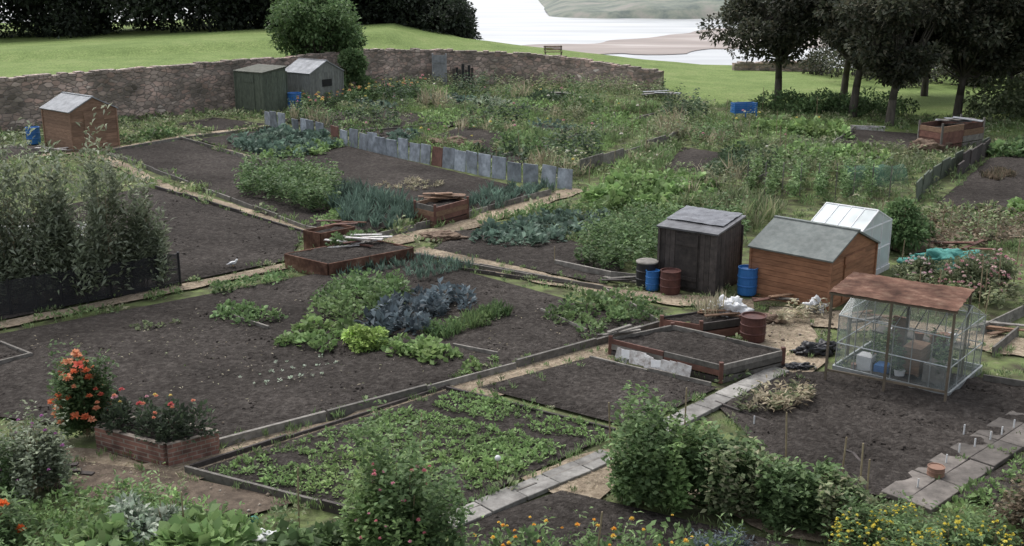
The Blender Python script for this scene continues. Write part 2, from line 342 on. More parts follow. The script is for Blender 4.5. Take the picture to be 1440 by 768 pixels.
# ------------------------------------------------------------ terrain
BX=[-60,-26,-16,-12.3,-9.5,-4.8,2.9,9.6,12.5,16.5,24.4,60]
BY=[38,52.4,61.6,66.3,71,75.5,75.5,71,62,53.8,52.4,48]
ZN=[2.0,2.0,2.1,2.1,2.0,1.5,1.0,.35,0,0,0,0]
EX=[-60,-42,-24,-10,-5.8,2.4,10.5,16,25,60]; EZ=[1.5,1.7,2.5,3.0,2.2,1.2,.3,-.2,-.5,-.5]
def ss(t): t=np.clip(t,0,1); return t*t*(3-2*t)
def hgt(X,Y):
    X=np.asarray(X,float);Y=np.asarray(Y,float)
    yb=np.interp(X,BX,BY); zn=np.interp(X,BX,ZN); ze=np.interp(X,EX,EZ)
    t=np.clip((Y-yb-1)/(92-yb),0,1); z=zn*(1-ss(t))+ze*ss(t)
    z=z+np.where(X<-8,.45*(ss((t-.42)/.07)-ss((t-.5)/.4)),0)
    z=z+.05*vn(X,Y,.5)*ss((Y-yb-1)/3)
    z=z*ss((Y-yb-.5)/1.2)
    y2=np.interp(X,[-14,-4],[125,92]); z=z-ss((Y-y2)/60)*(26+ze)
    return np.where(Y<yb,0,z)-.045
xs=np.concatenate([[-4000,-1500,-600,-300,-180,-120],np.arange(-90,90.5,1.),[120,180,300,600,1500,4000]])
ys=np.concatenate([[-300,-60,-20],np.arange(0,170,1.),[190,230,300,500,1000,2500,6000]])
XX,YY=np.meshgrid(xs,ys); ZZ=hgt(XX,YY); nx,ny=len(xs),len(ys)
V=np.column_stack([XX.ravel(),YY.ravel(),ZZ.ravel()]); ii=np.arange(nx*ny).reshape(ny,nx)
Q=np.stack([ii[:-1,:-1],ii[:-1,1:],ii[1:,1:],ii[1:,:-1]],-1).reshape(-1,4)
lawn=ss((YY-np.interp(XX,BX,BY)+.6)/1.2).ravel()[:,None]
def terrmat():
    m,n,l,b=nt('ground_surface')
    tc=n.new('ShaderNodeTexCoord'); a=n.new('ShaderNodeAttribute'); a.attribute_name='Col'
    def noi(s,d=6):
        t=n.new('ShaderNodeTexNoise'); t.inputs['Scale'].default_value=s; t.inputs['Detail'].default_value=d; l.new(tc.outputs['Object'],t.inputs[0]); return t
    r1=ramp(n,[(.3,(.06,.052,.038)),(.5,(.10,.115,.055)),(.62,(.13,.165,.065)),(.8,(.19,.17,.115))]); l.new(noi(2.2).outputs[0],r1.inputs[0])
    r2=ramp(n,[(.3,(.095,.140,.042)),(.5,(.150,.205,.068)),(.7,(.22,.255,.105))]); t2=noi(.25,10); t2.inputs['Roughness'].default_value=.8; l.new(t2.outputs[0],r2.inputs[0])
    t3=noi(10,4); mr=n.new('ShaderNodeMapRange'); mr.inputs[1].default_value=.25; mr.inputs[2].default_value=.75; mr.inputs[3].default_value=.55; mr.inputs[4].default_value=1.4; l.new(t3.outputs[0],mr.inputs[0])
    mu=n.new('ShaderNodeMixRGB'); mu.blend_type='MULTIPLY'; mu.inputs[0].default_value=1; l.new(r2.outputs[0],mu.inputs[1]); l.new(mr.outputs[0],mu.inputs[2])
    mx=n.new('ShaderNodeMixRGB'); l.new(a.outputs['Fac'],mx.inputs[0]); l.new(r1.outputs[0],mx.inputs[1]); l.new(mu.outputs[0],mx.inputs[2])
    l.new(mx.outputs[0],b.inputs['Base Color']); b.inputs['Roughness'].default_value=.95; b.inputs['Specular IOR Level'].default_value=.1
    bp=n.new('ShaderNodeBump'); bp.inputs['Strength'].default_value=.8; bp.inputs['Distance'].default_value=.08; l.new(noi(6,6).outputs[0],bp.inputs['Height']); l.new(bp.outputs[0],b.inputs['Normal'])
    return m
npmesh('ground',V,Q,terrmat(),np.repeat(lawn,3,axis=1),smooth=True)
def seamat():
    m,n,l,b=nt('sea_water'); b.inputs['Roughness'].default_value=.28; b.inputs['Specular IOR Level'].default_value=.7
    tc=n.new('ShaderNodeTexCoord'); mp=n.new('ShaderNodeMapping'); mp.inputs['Scale'].default_value=(.012,.06,1); l.new(tc.outputs['Object'],mp.inputs[0])
    t=n.new('ShaderNodeTexNoise'); t.inputs['Scale'].default_value=1; t.inputs['Detail'].default_value=8; l.new(mp.outputs[0],t.inputs[0])
    bp=n.new('ShaderNodeBump'); bp.inputs['Strength'].default_value=.15; bp.inputs['Distance'].default_value=.3; l.new(t.outputs[0],bp.inputs['Height']); l.new(bp.outputs[0],b.inputs['Normal'])
    r=ramp(n,[(.35,(.26,.27,.29)),(.5,(.36,.37,.38)),(.65,(.45,.45,.455))]); l.new(t.outputs[0],r.inputs[0]); l.new(r.outputs[0],b.inputs['Base Color'])
    return m
V=np.array([(-6000,100,-22),(9000,100,-22),(9000,14000,-22),(-6000,14000,-22)],float); npmesh('sea_water',V,np.array([[0,1,2,3]]),seamat())
def sheet(name,pts,z,m):
    P=[]
    for i in range(len(pts)):
        a=Vector(pts[i]);b=Vector(pts[(i+1)%len(pts)])
        for k in range(8): q=a.lerp(b,k/8); P.append((q.x+4*noise.noise(Vector((q.x*.08,q.y*.02,0))),q.y+14*noise.noise(Vector((q.x*.05,q.y*.02,7))),z))
    me=bpy.data.meshes.new(name); me.from_pydata(P,[],[list(range(len(P)))]); me.materials.append(m); me.update(); return link(bpy.data.objects.new(name,me))
SAND=mat('wet_sand',[(.3,(.17,.14,.125)),(.55,(.27,.225,.20)),(.75,(.45,.41,.39))],scale=.03,stretch=(.5,2,1),rough=.6,bump=0)
sheet('beach',[G(x,y,-21.8) for x,y in [(690,74),(735,66),(800,61),(870,56),(950,48),(1010,41),(1200,42),(1300,60),(1100,68),(1000,68),(960,76),(880,75),(800,78),(700,90)]],-21.8,SAND)
def headland():
    m,n,l,b=nt('headland_surface'); tc=n.new('ShaderNodeTexCoord'); t=n.new('ShaderNodeTexNoise'); t.inputs['Scale'].default_value=.05; t.inputs['Detail'].default_value=9; t.inputs['Roughness'].default_value=.7; l.new(tc.outputs['Object'],t.inputs[0])
    r=ramp(n,[(.38,(.10,.12,.11)),(.5,(.17,.19,.155)),(.6,(.23,.22,.195))]); l.new(t.outputs[0],r.inputs[0]); l.new(r.outputs[0],b.inputs['Base Color']); b.inputs['Roughness'].default_value=1
    xs=np.linspace(22,900,220); vs=[];q=[]
    for x in xs:
        y0=655-min(1,(x-22)/250)*60+12*noise.noise(Vector((x*.03,0,0)))
        hh=(2.5+8.5*min(1,(x-22)/90)**.8+4*noise.noise(Vector((x*.025,5,0))))*(min(1,(x-22)/14))
        for j,(dy,hz) in enumerate([(0,-1),(7,hh*.5),(20,hh*.75),(60,hh),(150,hh*1.3),(400,hh*1.6),(700,hh*1.2)]):
            vs.append((x,y0+dy,-22+hz+1.6*noise.noise(Vector((x*.06,dy*.05,j)))))
    for i in range(len(xs)-1):
        for j in range(6): a=i*7+j; q.append([a,a+7,a+8,a+1])
    npmesh('headland',np.array(vs),np.array(q),m)
headland()
# ------------------------------------------------------------ soil patches / paths
AVOID=[];PATHQ=[]
def patch(name,poly,m=SOIL,z=.008,amp=.035,rise=.045,res=.16,world=False,furrow=0,avoid=True):
    W=[Vector((*(p if world else G(*p)),0)) for p in poly]
    area=sum(W[i].x*W[(i+1)%len(W)].y-W[(i+1)%len(W)].x*W[i].y for i in range(len(W)))
    if area<0: W=W[::-1]
    if avoid: AVOID.append([(w.x,w.y) for w in W])
    x0=min(w.x for w in W);x1=max(w.x for w in W);y0=min(w.y for w in W);y1=max(w.y for w in W)
    x0+=-.013;y0+=-.017
    res=max(res,min(y0,60)/170)
    nxx=int((x1-x0)/res)+2; nyy=int((y1-y0)/res)+2
    bm=bmesh.new(); gx=[[bm.verts.new((x0+i*res,y0+j*res,0)) for i in range(nxx)] for j in range(nyy)]
    for j in range(nyy-1):
        for i in range(nxx-1): bm.faces.new((gx[j][i],gx[j][i+1],gx[j+1][i+1],gx[j+1][i]))
    n=len(W); ed=[]
    for i in range(n):
        a=W[i];b=W[(i+1)%n]; d=(b-a).normalized(); out=Vector((d.y,-d.x,0)); ed.append((a,out))
        bmesh.ops.bisect_plane(bm,geom=bm.verts[:]+bm.edges[:]+bm.faces[:],plane_co=a,plane_no=out,clear_outer=True)
    e0=(W[1]-W[0]).normalized(); fr=Vector((-e0.y,e0.x,0))
    for v in bm.verts:
        dist=min(-(v.co-a).dot(o) for a,o in ed); k=min(1,max(0,dist/.25))
        q=v.co; zz=noise.noise(q*1.1)*.9+noise.noise(q*3.7)*.8+noise.noise(q*8.3)*.6
        fz=furrow*math.sin(q.dot(fr)*2*math.pi/.7) if furrow else 0
        v.co.z=z+k*(rise+amp*zz+fz) if k>0 else z
    me=bpy.data.meshes.new(name); bm.to_mesh(me); bm.free(); me.materials.append(m)
    me.polygons.foreach_set('use_smooth',[True]*len(me.polygons)); return link(bpy.data.objects.new(name,me))
def strip(name,pts,w,m=PATH,z=0.,world=False):
    W=[Vector(p if world else G(*p)) for p in pts]
    P=[]
    for i in range(len(W)-1):
        k=max(2,int((W[i+1]-W[i]).length/.3)); P+=[W[i].lerp(W[i+1],t/k) for t in range(k)]
    P.append(W[-1]); vs=[]
    for i,p in enumerate(P):
        d=(P[min(i+1,len(P)-1)]-P[max(i-1,0)]).normalized(); nn=Vector((-d.y,d.x))
        a=w/2*(1+.5*noise.noise(Vector((p.x*1.6,p.y*1.6,1)))); b=w/2*(1+.5*noise.noise(Vector((p.x*1.6,p.y*1.6,9))))
        vs+=[(*(p+nn*a),z),(*(p-nn*b),z)]
    fs=[[2*i,2*i+1,2*i+3,2*i+2] for i in range(len(P)-1)]
    me=bpy.data.meshes.new(name); me.from_pydata(vs,[],fs); me.materials.append(m); me.update()
    for i in range(len(W)-1):
        d=(W[i+1]-W[i]).normalized(); nn=Vector((-d.y,d.x))*w*.40; AVOID.append([tuple(W[i]+nn),tuple(W[i]-nn),tuple(W[i+1]-nn),tuple(W[i+1]+nn)])
        PATHQ.append(AVOID[-1])
    return link(bpy.data.objects.new(name,me))
strip('straw_path',[(60,640),(200,672),(330,643),(600,567),(850,494),(960,462)],1.0,z=0)
strip('straw_path',[(585,350),(700,376),(850,410),(960,422),(1060,428)],.8,z=.004)
strip('dirt_path',[(-120,483),(0,458),(400,374),(450,362)],.5,z=.008)
strip('dirt_path',[(100,214),(150,222),(230,262),(430,324),(530,338)],.6,z=-.004)
strip('dirt_path',[(0,222),(150,211),(265,191),(385,176)],.7,z=.004)
strip('dirt_path',[(440,330),(540,342),(650,318),(780,275),(815,266)],.9,z=0)
strip('dirt_path',[(262,197),(430,240),(590,294)],.35,z=.008)
strip('straw_path',[(770,690),(860,650),(940,660),(1180,750),(1300,800)],1.2,z=0)
strip('straw_path',[(640,560),(760,530),(850,497)],.5,z=.004)
strip('straw_path',[(1080,440),(1250,455),(1500,500)],1.3,z=-.004)
strip('straw_path',[(1100,450),(1110,500),(1080,530)],1.5,z=.0)
strip('dirt_path',[(1250,350),(1350,330),(1500,320)],1.5,z=-.004)
patch('bare_earth',[(30,640),(210,660),(420,705),(330,730),(60,690)],DIRT,z=.004,amp=.02,rise=.02,avoid=True)
patch('soil_plot',[(-200,508),(575,360),(925,456),(300,626),(-200,560)],amp=.045)
patch('soil_plot',[(-200,360),(205,262),(430,328),(405,366),(-150,482)],amp=.045)
patch('soil_plot',[(152,214),(258,197),(583,298),(520,332),(430,319)],furrow=.02)
patch('soil_plot',[(276,196),(385,181),(490,206),(800,268),(640,306),(600,295)],furrow=.015)
patch('soil_plot',[(608,350),(640,325),(760,318),(880,372),(850,400)],amp=.05)
patch('soil_plot',[(672,545),(832,502),(1010,545),(890,602)],amp=.045)
patch('soil_plot',[(1005,567),(1110,524),(1300,520),(1500,548),(1500,585),(1250,702),(1100,660)],furrow=.03,amp=.045)
patch('soil_plot',[(640,742),(790,690),(1180,782),(1000,860),(640,860)],amp=.045)
patch('soil_plot',[(1312,290),(1392,222),(1520,212),(1520,305)])
patch('soil_plot',[(1160,212),(1200,182),(1310,190),(1290,222)],res=.3)
patch('soil_plot',[(245,175),(300,165),(380,175),(300,184)],res=.3)
patch('soil_plot',[(-40,215),(0,205),(60,205),(60,218),(-40,232)],res=.3)
patch('soil_plot',[(1330,700),(1440,640),(1500,640),(1500,720)],res=.2)
patch('weedy_soil_plot',[(268,664),(628,549),(868,608),(640,716),(452,712)],amp=.03,rise=.03)
# ---- far patchwork of beds
def lerp2(q,u,v):
    a,b,c,d=[np.array(G(*p)) for p in q]
    return (1-u)*((1-v)*a+v*b)+u*((1-v)*d+v*c)
def patchwork(q,us,vs_,kinds,seed):
    """us, vs_: bed boundaries as fractions along each side of the field"""
    r=random.Random(seed); ki=0
    for i in range(len(us)-1):
        for j in range(len(vs_)-1):
            g=.008; o=r.uniform(-.02,.02); u0,u1=us[i]+g,us[i+1]-g; v0,v1=max(0,vs_[j]+g+o*(j>0)),vs_[j+1]-g+o
            W=[tuple(lerp2(q,u,v)) for u,v in [(u0,v0),(u1,v0),(u1,v1),(u0,v1)]]
            k=kinds[ki%len(kinds)]; ki+=1
            if k in('soil','sparse','rows','cab'): patch('soil_plot',W,world=True,res=.35)
            if k=='soil': bed('self_sown_weeds',W,.9,16,.3,.3,.16,.07,'wild','cane',prob=.25,world=True); continue
            if k=='sparse': bed('vegetable_rows',W,.5,14,.22,.32,.2,.12,'bluegreen','mound',row=1.0,jit=.2,world=True); continue
            if k=='rows': bed('vegetable_rows',W,.4,18,.27,.5,.22,.13,r.choice(['mid','bright','deep']),'mound',row=1.05,jit=.2,world=True); continue
            if k=='cab': bed('cabbage_bed',W,.6,20,.3,.38,.28,.2,'bluegreen','mound',jit=.2,row=.85,world=True); continue
            if k=='tall': bed('tall_weeds',W,.5,20,.28,r.uniform(.8,1.1),.3,.04,'straw','blade',prob=.6,clump=.6,world=True); bed('weeds',W,.45,28,.36,.75,.16,.09,r.choice(['wild','olive','light']),'cane',prob=1.2,clump=.9,world=True)
            if k=='bean': bed('bean_rows',W,.35,30,.28,r.uniform(1.0,1.4),.2,.12,r.choice(['deep','mid','deep']),'cane',row=1.1,jit=.2,world=True); bed('weeds',W,.7,16,.35,.3,.2,.09,'grass',world=True)
            if k=='weedy': bed('rough_grass',W,.35,22,.26,.45,.3,.035,'grass','blade',world=True); bed('weeds',W,.55,22,.34,.5,.16,.09,r.choice(['wild','bright']),'cane',prob=1.3,clump=.9,world=True); bed('dry_grass',W,.6,18,.22,.6,.3,.03,'straw','blade',prob=.7,clump=.9,world=True)
            if k=='grass': bed('grass_patch',W,.3,16,.2,.2,.2,.035,'bright','blade',world=True)
            if k=='mid': bed('potato_bed',W,.5,28,.36,.55,.2,.12,r.choice(['mid','bright','deep']),'mound',jit=.35,world=True)
            if k=='pale': bed('onion_bed',W,.4,16,.25,.45,.3,.05,'pale','blade',row=.7,jit=.25,world=True)
            bed('self_sown_weeds',W,1.0,24,.38,.8,.16,.07,r.choice(['wild','deep','light','olive']),'cane',prob=.5,clump=.8,world=True)
patchwork([(402,172),(592,124),(935,148),(812,258)],[0,.17,.36,.5,.68,.84,1],[0,.13,.27,.38,.52,.68,.83,1],
 ['tall','rows','weedy','cab','bean','mid','weedy','rows','bean','soil','grass','tall','cab','bean','cab','grass','mid','rows','weedy','pale','tall','weedy','soil','tall','bean','grass','rows','mid','rows','mid','weedy','sparse','tall','bean','weedy','tall','bean','grass','weedy','mid','soil','weedy'],5)
patchwork([(835,285),(938,152),(1170,190),(1010,290)],[0,.3,.62,1],[0,.25,.55,.78,1],['mid','weedy','tall','bean','weedy','soil','tall','grass','tall','mid','weedy','rows'],9)
bed('flower_border',[(560,122),(640,116),(930,127),(935,140),(700,125),(560,132)],.5,26,.35,.8,.2,.08,'wild','cane',prob=1.3,clump=.7)
bed('ivy_hedge',[(500,130),(560,117),(640,113),(780,113),(930,124),(935,128),(780,118),(640,118),(560,123)],.5,26,.35,.9,.18,.1,'deep','cane',prob=.9,clump=.7)
patch('soil_plot',[(395,170),(465,150),(560,152),(650,175),(560,192),(470,190)],res=.3,z=.03)
bed('herb_rows',[(400,170),(465,152),(560,154),(640,175),(560,188),(470,186)],.45,10,.2,.22,.16,.08,'olive','mound',row=.9,jit=.25)
patch('soil_plot',[(590,200),(650,178),(730,190),(690,215)],res=.3,z=.03)
g=positions([G(402,172),G(592,124),G(935,148),G(1170,190),G(1010,285),G(812,258)],.9,prob=.16,clump=.8); flowers('wild_flowers',np.column_stack([g,rng.uniform(.5,1.0,len(g))]),.16,[(.7,.6,.2),(.75,.72,.65),(.65,.35,.4),(.7,.7,.6)])
# ------------------------------------------------------------ vegetable beds
bed('potato_bed',[(425,445),(470,402),(540,398),(575,412),(545,448),(470,460)],.33,52,.27,.46,.12,.085,'light')
bed('marrow_bed',[(392,478),(425,460),(520,468),(645,503),(610,518),(500,496),(400,490)],.34,40,.27,.26,.15,.13,'bright')
bush('lettuce_mound',(515,490),.5,.42,2600,.10,.08,'lime')
bed('red_cabbage_bed',[(500,462),(590,425),(680,428),(600,474),(530,474)],.42,38,.28,.5,.26,.11,'blue')
bed('leek_hedge',[(590,474),(700,436),(716,447),(612,484)],.24,50,.17,.36,.10,.03,'mid','blade')
bed('parsley_row',[(590,474),(700,438),(714,446),(612,482)],.26,46,.19,.32,.08,.05,'mid')
bed('potato_bed',[(760,441),(850,418),(930,428),(925,452),(830,474),(775,455)],.36,44,.26,.32,.12,.09,'light',prob=.92)
bed('leek_bed',[(470,388),(560,368),(640,368),(668,380),(600,401),(560,385),(480,395)],.24,18,.1,.36,.3,.03,'bluegreen','blade',row=.42,jit=.2)
bed('potato_row',[(298,408),(412,382),(428,390),(312,417)],.3,44,.23,.3,.11,.08,'light')
bed('potato_row',[(288,443),(340,430),(398,452),(352,460)],.3,40,.23,.24,.11,.08,'light')
bed('strawberry_bed',[(188,462),(262,450),(272,460),(200,470)],.28,14,.14,.1,.1,.08,'olive')
bed('seedling_rows',[(330,520),(470,500),(500,520),(350,560)],.22,8,.06,.08,.07,.035,'pale',row=.5,jit=.2,prob=.7,z0=.05)
bed('seedling_rows',[(20,480),(300,470),(280,560),(60,540)],.5,4,.05,.05,.06,.03,'olive',row=.8,jit=.2,prob=.3,z0=.05)
bed('straw_litter',[(20,480),(560,400),(880,455),(300,610)],.35,2,.1,.05,.08,.02,'straw','flat',prob=.3,z0=.07)
bed('lettuce_row',[(640,522),(700,506),(708,512),(650,530)],.28,26,.16,.2,.12,.08,'bright')
bed('path_weeds',[(50,452),(130,436),(135,442),(60,458)],.25,20,.16,.14,.1,.05,'grass')
bed('path_weeds',[(200,420),(262,407),(268,413),(210,426)],.25,24,.18,.2,.1,.06,'light')
bed('weed_carpet',[(292,662),(560,578),(640,590),(800,632),(640,710),(460,705)],.13,17,.10,.10,.09,.04,'bright',clump=.35,prob=1.7)
bed('weed_carpet',[(600,572),(660,550),(862,608),(845,622),(740,610)],.14,16,.10,.10,.09,.04,'bright',clump=.6,prob=1.5)
bed('grass_edge',[(290,665),(450,712),(640,716),(860,615),(866,622),(640,728),(440,722)],.18,18,.1,.15,.1,.018,'grass','blade',prob=.8)
bed('broad_bean_bed',[(332,275),(345,258),(430,252),(480,268),(470,305),(440,306)],.4,64,.34,.95,.15,.09,'mid','cane')
bed('broad_bean_bed',[(345,265),(430,256),(475,275),(450,300)],.5,44,.34,.6,.15,.09,'light')
bed('leek_bed',[(470,300),(490,270),(590,296),(600,308),(545,328),(480,318)],.28,32,.15,.66,.4,.045,'bluegreen','blade',row=.5,jit=.25)
bed('marigold_clump',[(440,318),(470,300),(490,312),(460,326)],.3,30,.2,.35,.12,.09,'bright')
bed('cabbage_bed',[(318,203),(395,186),(490,202),(440,222),(378,224)],.45,28,.28,.36,.28,.18,'bluegreen',jit=.2,row=.6)
bed('lettuce_rows',[(370,224),(440,206),(490,206),(440,222)],.4,26,.26,.34,.22,.14,'bright')
bed('leek_bed',[(648,294),(690,268),(768,264),(775,272),(700,296)],.28,24,.14,.42,.4,.045,'bluegreen','blade',row=.5,jit=.2)
bed('dry_weeds',[(520,265),(580,252),(630,262),(575,278)],.3,14,.16,.12,.18,.05,'straw',clump=.8)
bed('strawberry_bed',[(158,200),(240,186),(262,190),(200,203)],.4,20,.25,.3,.2,.14,'mid',prob=.7)
bed('wall_foot_weeds',[(-20,205),(330,168),(330,163),(-20,198)],.5,24,.3,.35,.16,.07,'wild','cane',prob=.7)
r_=bed('flower_border',[(395,168),(420,152),(500,134),(600,124),(560,140),(470,155)],.4,30,.3,.8,.18,.08,'mid','cane')
p=r_[1]; p=p[rng.random(len(p))<.5]; flowers('border_flowers',np.column_stack([p+rng.normal(size=p.shape)*.15,rng.uniform(.55,.95,len(p))]),.22,[(.75,.58,.2),(.7,.42,.2),(.7,.35,.38),(.75,.68,.3)])
bed('marrow_bed',[(822,285),(880,258),(960,262),(1015,275),(985,302),(860,302)],.42,34,.34,.55,.26,.22,'bright')
bed('weed_bed',[(800,378),(828,335),(915,308),(945,330),(905,390),(860,385)],.3,46,.26,.72,.15,.07,'mid','cane')
bed('weed_bed',[(900,310),(1000,295),(1060,300),(1050,345),(940,320)],.36,40,.3,.65,.18,.08,'mid','cane',prob=1.4,clump=.8)
bed('tall_weeds',[(940,300),(1050,285),(1100,300),(1060,330)],.4,26,.25,.75,.3,.04,'wild','blade')
bed('cabbage_bed',[(664,347),(700,325),(790,305),(860,305),(850,322),(760,348)],.42,30,.28,.34,.22,.15,'bluegreen',jit=.3)
bed('lettuce_rows',[(700,322),(760,300),(860,290),(870,303),(790,303)],.38,28,.26,.38,.18,.11,'light')
bed('pea_rows',[(1045,280),(1062,250),(1240,258),(1255,280),(1150,290)],.36,64,.26,1.0,.16,.08,'light','cane',row=.8,jit=.25)
bed('bean_row',[(1050,190),(1070,180),(1185,186),(1190,198)],.42,36,.32,.6,.28,.2,'bright')
bed('bean_row',[(1080,235),(1120,215),(1250,228),(1245,245)],.42,34,.32,.6,.24,.16,'bright')
bed('tall_weeds',[(1040,245),(1060,205),(1300,220),(1290,250),(1250,255)],.45,24,.3,.6,.3,.04,'wild','blade',prob=1.3,clump=.9)
bed('weeds',[(1040,245),(1060,205),(1300,220),(1290,250),(1250,255)],.6,24,.36,.6,.2,.1,'olive','cane',prob=.8)
bed('rhubarb_bed',[(1385,212),(1440,200),(1500,205),(1500,220),(1400,222)],.5,26,.35,.5,.3,.24,'mid')
bed('rhubarb_bed',[(1412,306),(1440,296),(1520,300),(1500,318)],.4,30,.3,.5,.25,.2,'bright')
bed('withered_plants',[(1240,345),(1300,300),(1440,312),(1500,320),(1500,350),(1320,352)],.35,26,.26,.35,.2,.06,'brown','cane',prob=.6)
bed('weeds',[(1240,345),(1300,300),(1440,312),(1500,320),(1500,350),(1320,352)],.45,26,.28,.5,.15,.07,'wild','cane',prob=.6)
bed('dry_weeds',[(1380,250),(1410,238),(1430,248),(1400,256)],.25,30,.2,.3,.2,.04,'brown','blade')
bed('dry_weeds',[(1200,440),(1100,460),(1060,470),(1120,440)],.3,26,.24,.3,.2,.05,'straw','cane')
bed('withered_potato_row',[(1030,582),(1060,560),(1130,552),(1150,565),(1100,585)],.26,34,.2,.28,.18,.04,'straw','cane')
bed('withered_potato_row',[(1030,582),(1060,560),(1130,552),(1150,565),(1100,585)],.3,24,.2,.2,.14,.05,'olive','cane')
bush('laurel_bush',(1265,352),1.05,1.5,6500,.15,.08,'mid')
bush('flowering_shrub',(1362,412),.85,.95,3500,.11,.05,'olive','mound',fl=(110,.11,[(.6,.38,.40),(.7,.52,.5),(.5,.25,.27)]))
bush('flowering_shrub',(1400,400),.6,.9,2200,.11,.05,'olive','mound',fl=(40,.11,[(.6,.3,.35),(.7,.5,.5)]))
bush('flowering_shrub',(1285,398),.5,.8,1500,.11,.05,'olive','mound',fl=(40,.1,[(.7,.5,.55),(.7,.65,.6)]))
bed('tomato_plants',[(1240,420),(1330,400),(1440,430),(1440,450),(1290,440)],.4,40,.25,.6,.14,.07,'olive','cane',prob=.7)
for (x,y,r,h,pl) in [(900,700,.58,1.45,'light'),(950,706,.5,1.15,'bright'),(1000,712,.5,1.1,'mid'),(1045,720,.5,.95,'wild'),(1095,730,.5,.9,'light'),(1150,742,.45,.8,'light'),(1185,752,.35,.7,'wild')]:
    bush('raspberry_bush',(x,y),r,h,4600,.12,.065,pl,'cane')
bush('blackcurrant_bush',(905,702),.5,.7,2400,.09,.07,'bright'); bush('blackcurrant_bush',(930,700),.35,.4,1200,.09,.07,'lime')
bush('rose_bush',(572,800),.66,1.72,8500,.10,.055,'light','cane',fl=(30,.07,[(.75,.35,.45),(.7,.25,.3)]))
bush('rose_bush',(552,800),.6,1.2,5000,.10,.055,'bright','cane')
bush('fuchsia_bush',(55,690),.55,1.3,5000,.09,.045,'willow','cane',fl=(16,.07,[(.5,.2,.45)]))
bush('fuchsia_bush',(10,695),.5,1.1,3600,.09,.045,'light','cane')
bush('dahlia_plant',(122,612),.5,1.45,6500,.10,.055,'mid','cane',fl=(58,.17,[(.8,.25,.12),(.82,.40,.24),(.78,.20,.14)]))
FB=[(-20,790),(0,712),(180,698),(350,735),(640,770),(640,900),(-20,900)]
bed('weeds',FB,.2,32,.17,.25,.10,.05,'bright',prob=.9)
bed('weeds',FB,.42,30,.2,.5,.10,.05,'light','cane',prob=.6)
bed('weeds',FB,.6,24,.2,.6,.12,.03,'grass','cane',prob=.4)
bed('weeds',[(30,645),(200,668),(400,712),(330,730),(60,695)],.5,18,.16,.2,.09,.04,'wild','cane',prob=.45)
bush('white_leaved_plant',(185,765),.42,.72,1900,.12,.06,'pale'); bush('white_leaved_plant',(235,755),.3,.6,900,.12,.06,'pale')
bush('squash_plant',(285,790),.6,.6,800,.24,.20,'bright'); bush('squash_plant',(130,800),.5,.5,600,.2,.18,'bright')
bush('squash_plant',(420,800),.5,.55,700,.19,.16,'light'); bush('squash_plant',(480,785),.4,.5,600,.16,.13,'light')
MBD=[(650,790),(700,765),(960,768),(1130,815),(1100,920),(640,920)]
bed('marigold_bed',MBD,.24,38,.2,.4,.11,.06,'light'); bed('marigold_bed',MBD,.5,30,.2,.5,.12,.03,'grass','cane',prob=.6)
g=positions([G(640,795),G(700,768),G(960,772),G(1000,820),G(800,850)],.2,prob=.4); flowers('marigold_flowers',np.column_stack([g,rng.uniform(.38,.56,len(g))]),.08,[(.85,.45,.08),(.85,.58,.12)])
for (x,y) in [(1200,780),(1260,772),(1330,795),(1390,800),(1290,810)]:
    bush('ragwort_plant',(x,y),.40,.70,1500,.10,.035,'light','cane',fl=(95,.055,[(.8,.68,.12),(.85,.75,.16)]))
bush('bramble_bush',(1435,760),.4,.9,2500,.09,.05,'brown','cane')
bed('weeds',[(1330,720),(1440,650),(1500,650),(1500,760),(1360,770)],.25,26,.18,.22,.12,.06,'bright',prob=.6)
bush('lily_plant',(5,772),.35,.75,900,.16,.04,'light','cane',fl=(12,.14,[(.8,.2,.06)]))
bush('lavender_clump',(1010,790),.4,.45,1500,.12,.02,'blue','cane')
for (x,y,r,h,n) in [(-20,425,.8,3.0,3600),(22,430,.6,3.1,2800),(70,424,.6,3.7,3400),(112,422,.5,2.7,2200),(155,414,.62,3.2,3000),(205,406,.5,2.5,2200),(228,404,.3,1.7,1000)]:
    bush('willow_bush',(x,y),r,h,n,.22,.065,'willow','shoot')
for (x,y,r,h,n) in [(20,424,.7,1.7,1800),(100,416,.7,1.5,1800),(175,408,.6,1.5,1600)]:
    bush('willow_bush',(x,y),r,h,n,.17,.07,'willow','cane')
bed('undergrowth',[(-60,440),(240,398),(240,390),(-60,415)],.4,30,.3,.7,.13,.05,'wild','cane')
p=positions([G(-60,900),G(1500,900),(34,52),(12,64),(5,74),(-9,69),(-30,50)],.42,clump=.7,prob=1.2)
m_=np.ones(len(p),bool)
for a in AVOID: m_&=~pip(p,a)
p=p[m_]
for nm,pl,st,f in [('weeds','grass','blade',.5),('weeds','wild','mound',.5)]:
    q=p[rng.random(len(p))<f]; q=q[q[:,1]>10]; nr=q[:,1]<30
    leaves('short_grass',*plantgeo(q[nr],20,.19,.15,.10,.018 if st=='blade' else .045,pl,st)); leaves('rough_grass',*plantgeo(q[~nr],16,.3,.32,.2,.035 if st=='blade' else .09,pl,st))
P=[]
for a in AVOID:
    a=np.array(a)
    if a[:,1].mean()>45: continue
    for i in range(len(a)):
        b0,b1=a[i],a[(i+1)%len(a)]; k=int(np.linalg.norm(b1-b0)/.22); t=rng.random(k)[:,None]; P.append((b0+(b1-b0)*t+rng.normal(size=(k,2))*.06)[rng.random(k)<.3])
P=np.concatenate(P); leaves('edge_grass',*plantgeo(P,12,.1,.15,.1,.02,'grass','blade'))
P=[]
for a in PATHQ:
    if np.mean([w[1] for w in a])<36: P.append(positions(a,.16))
P=np.concatenate(P); leaves('straw_litter',*plantgeo(P,5,.12,.02,.10,.012,'straw','flat'))
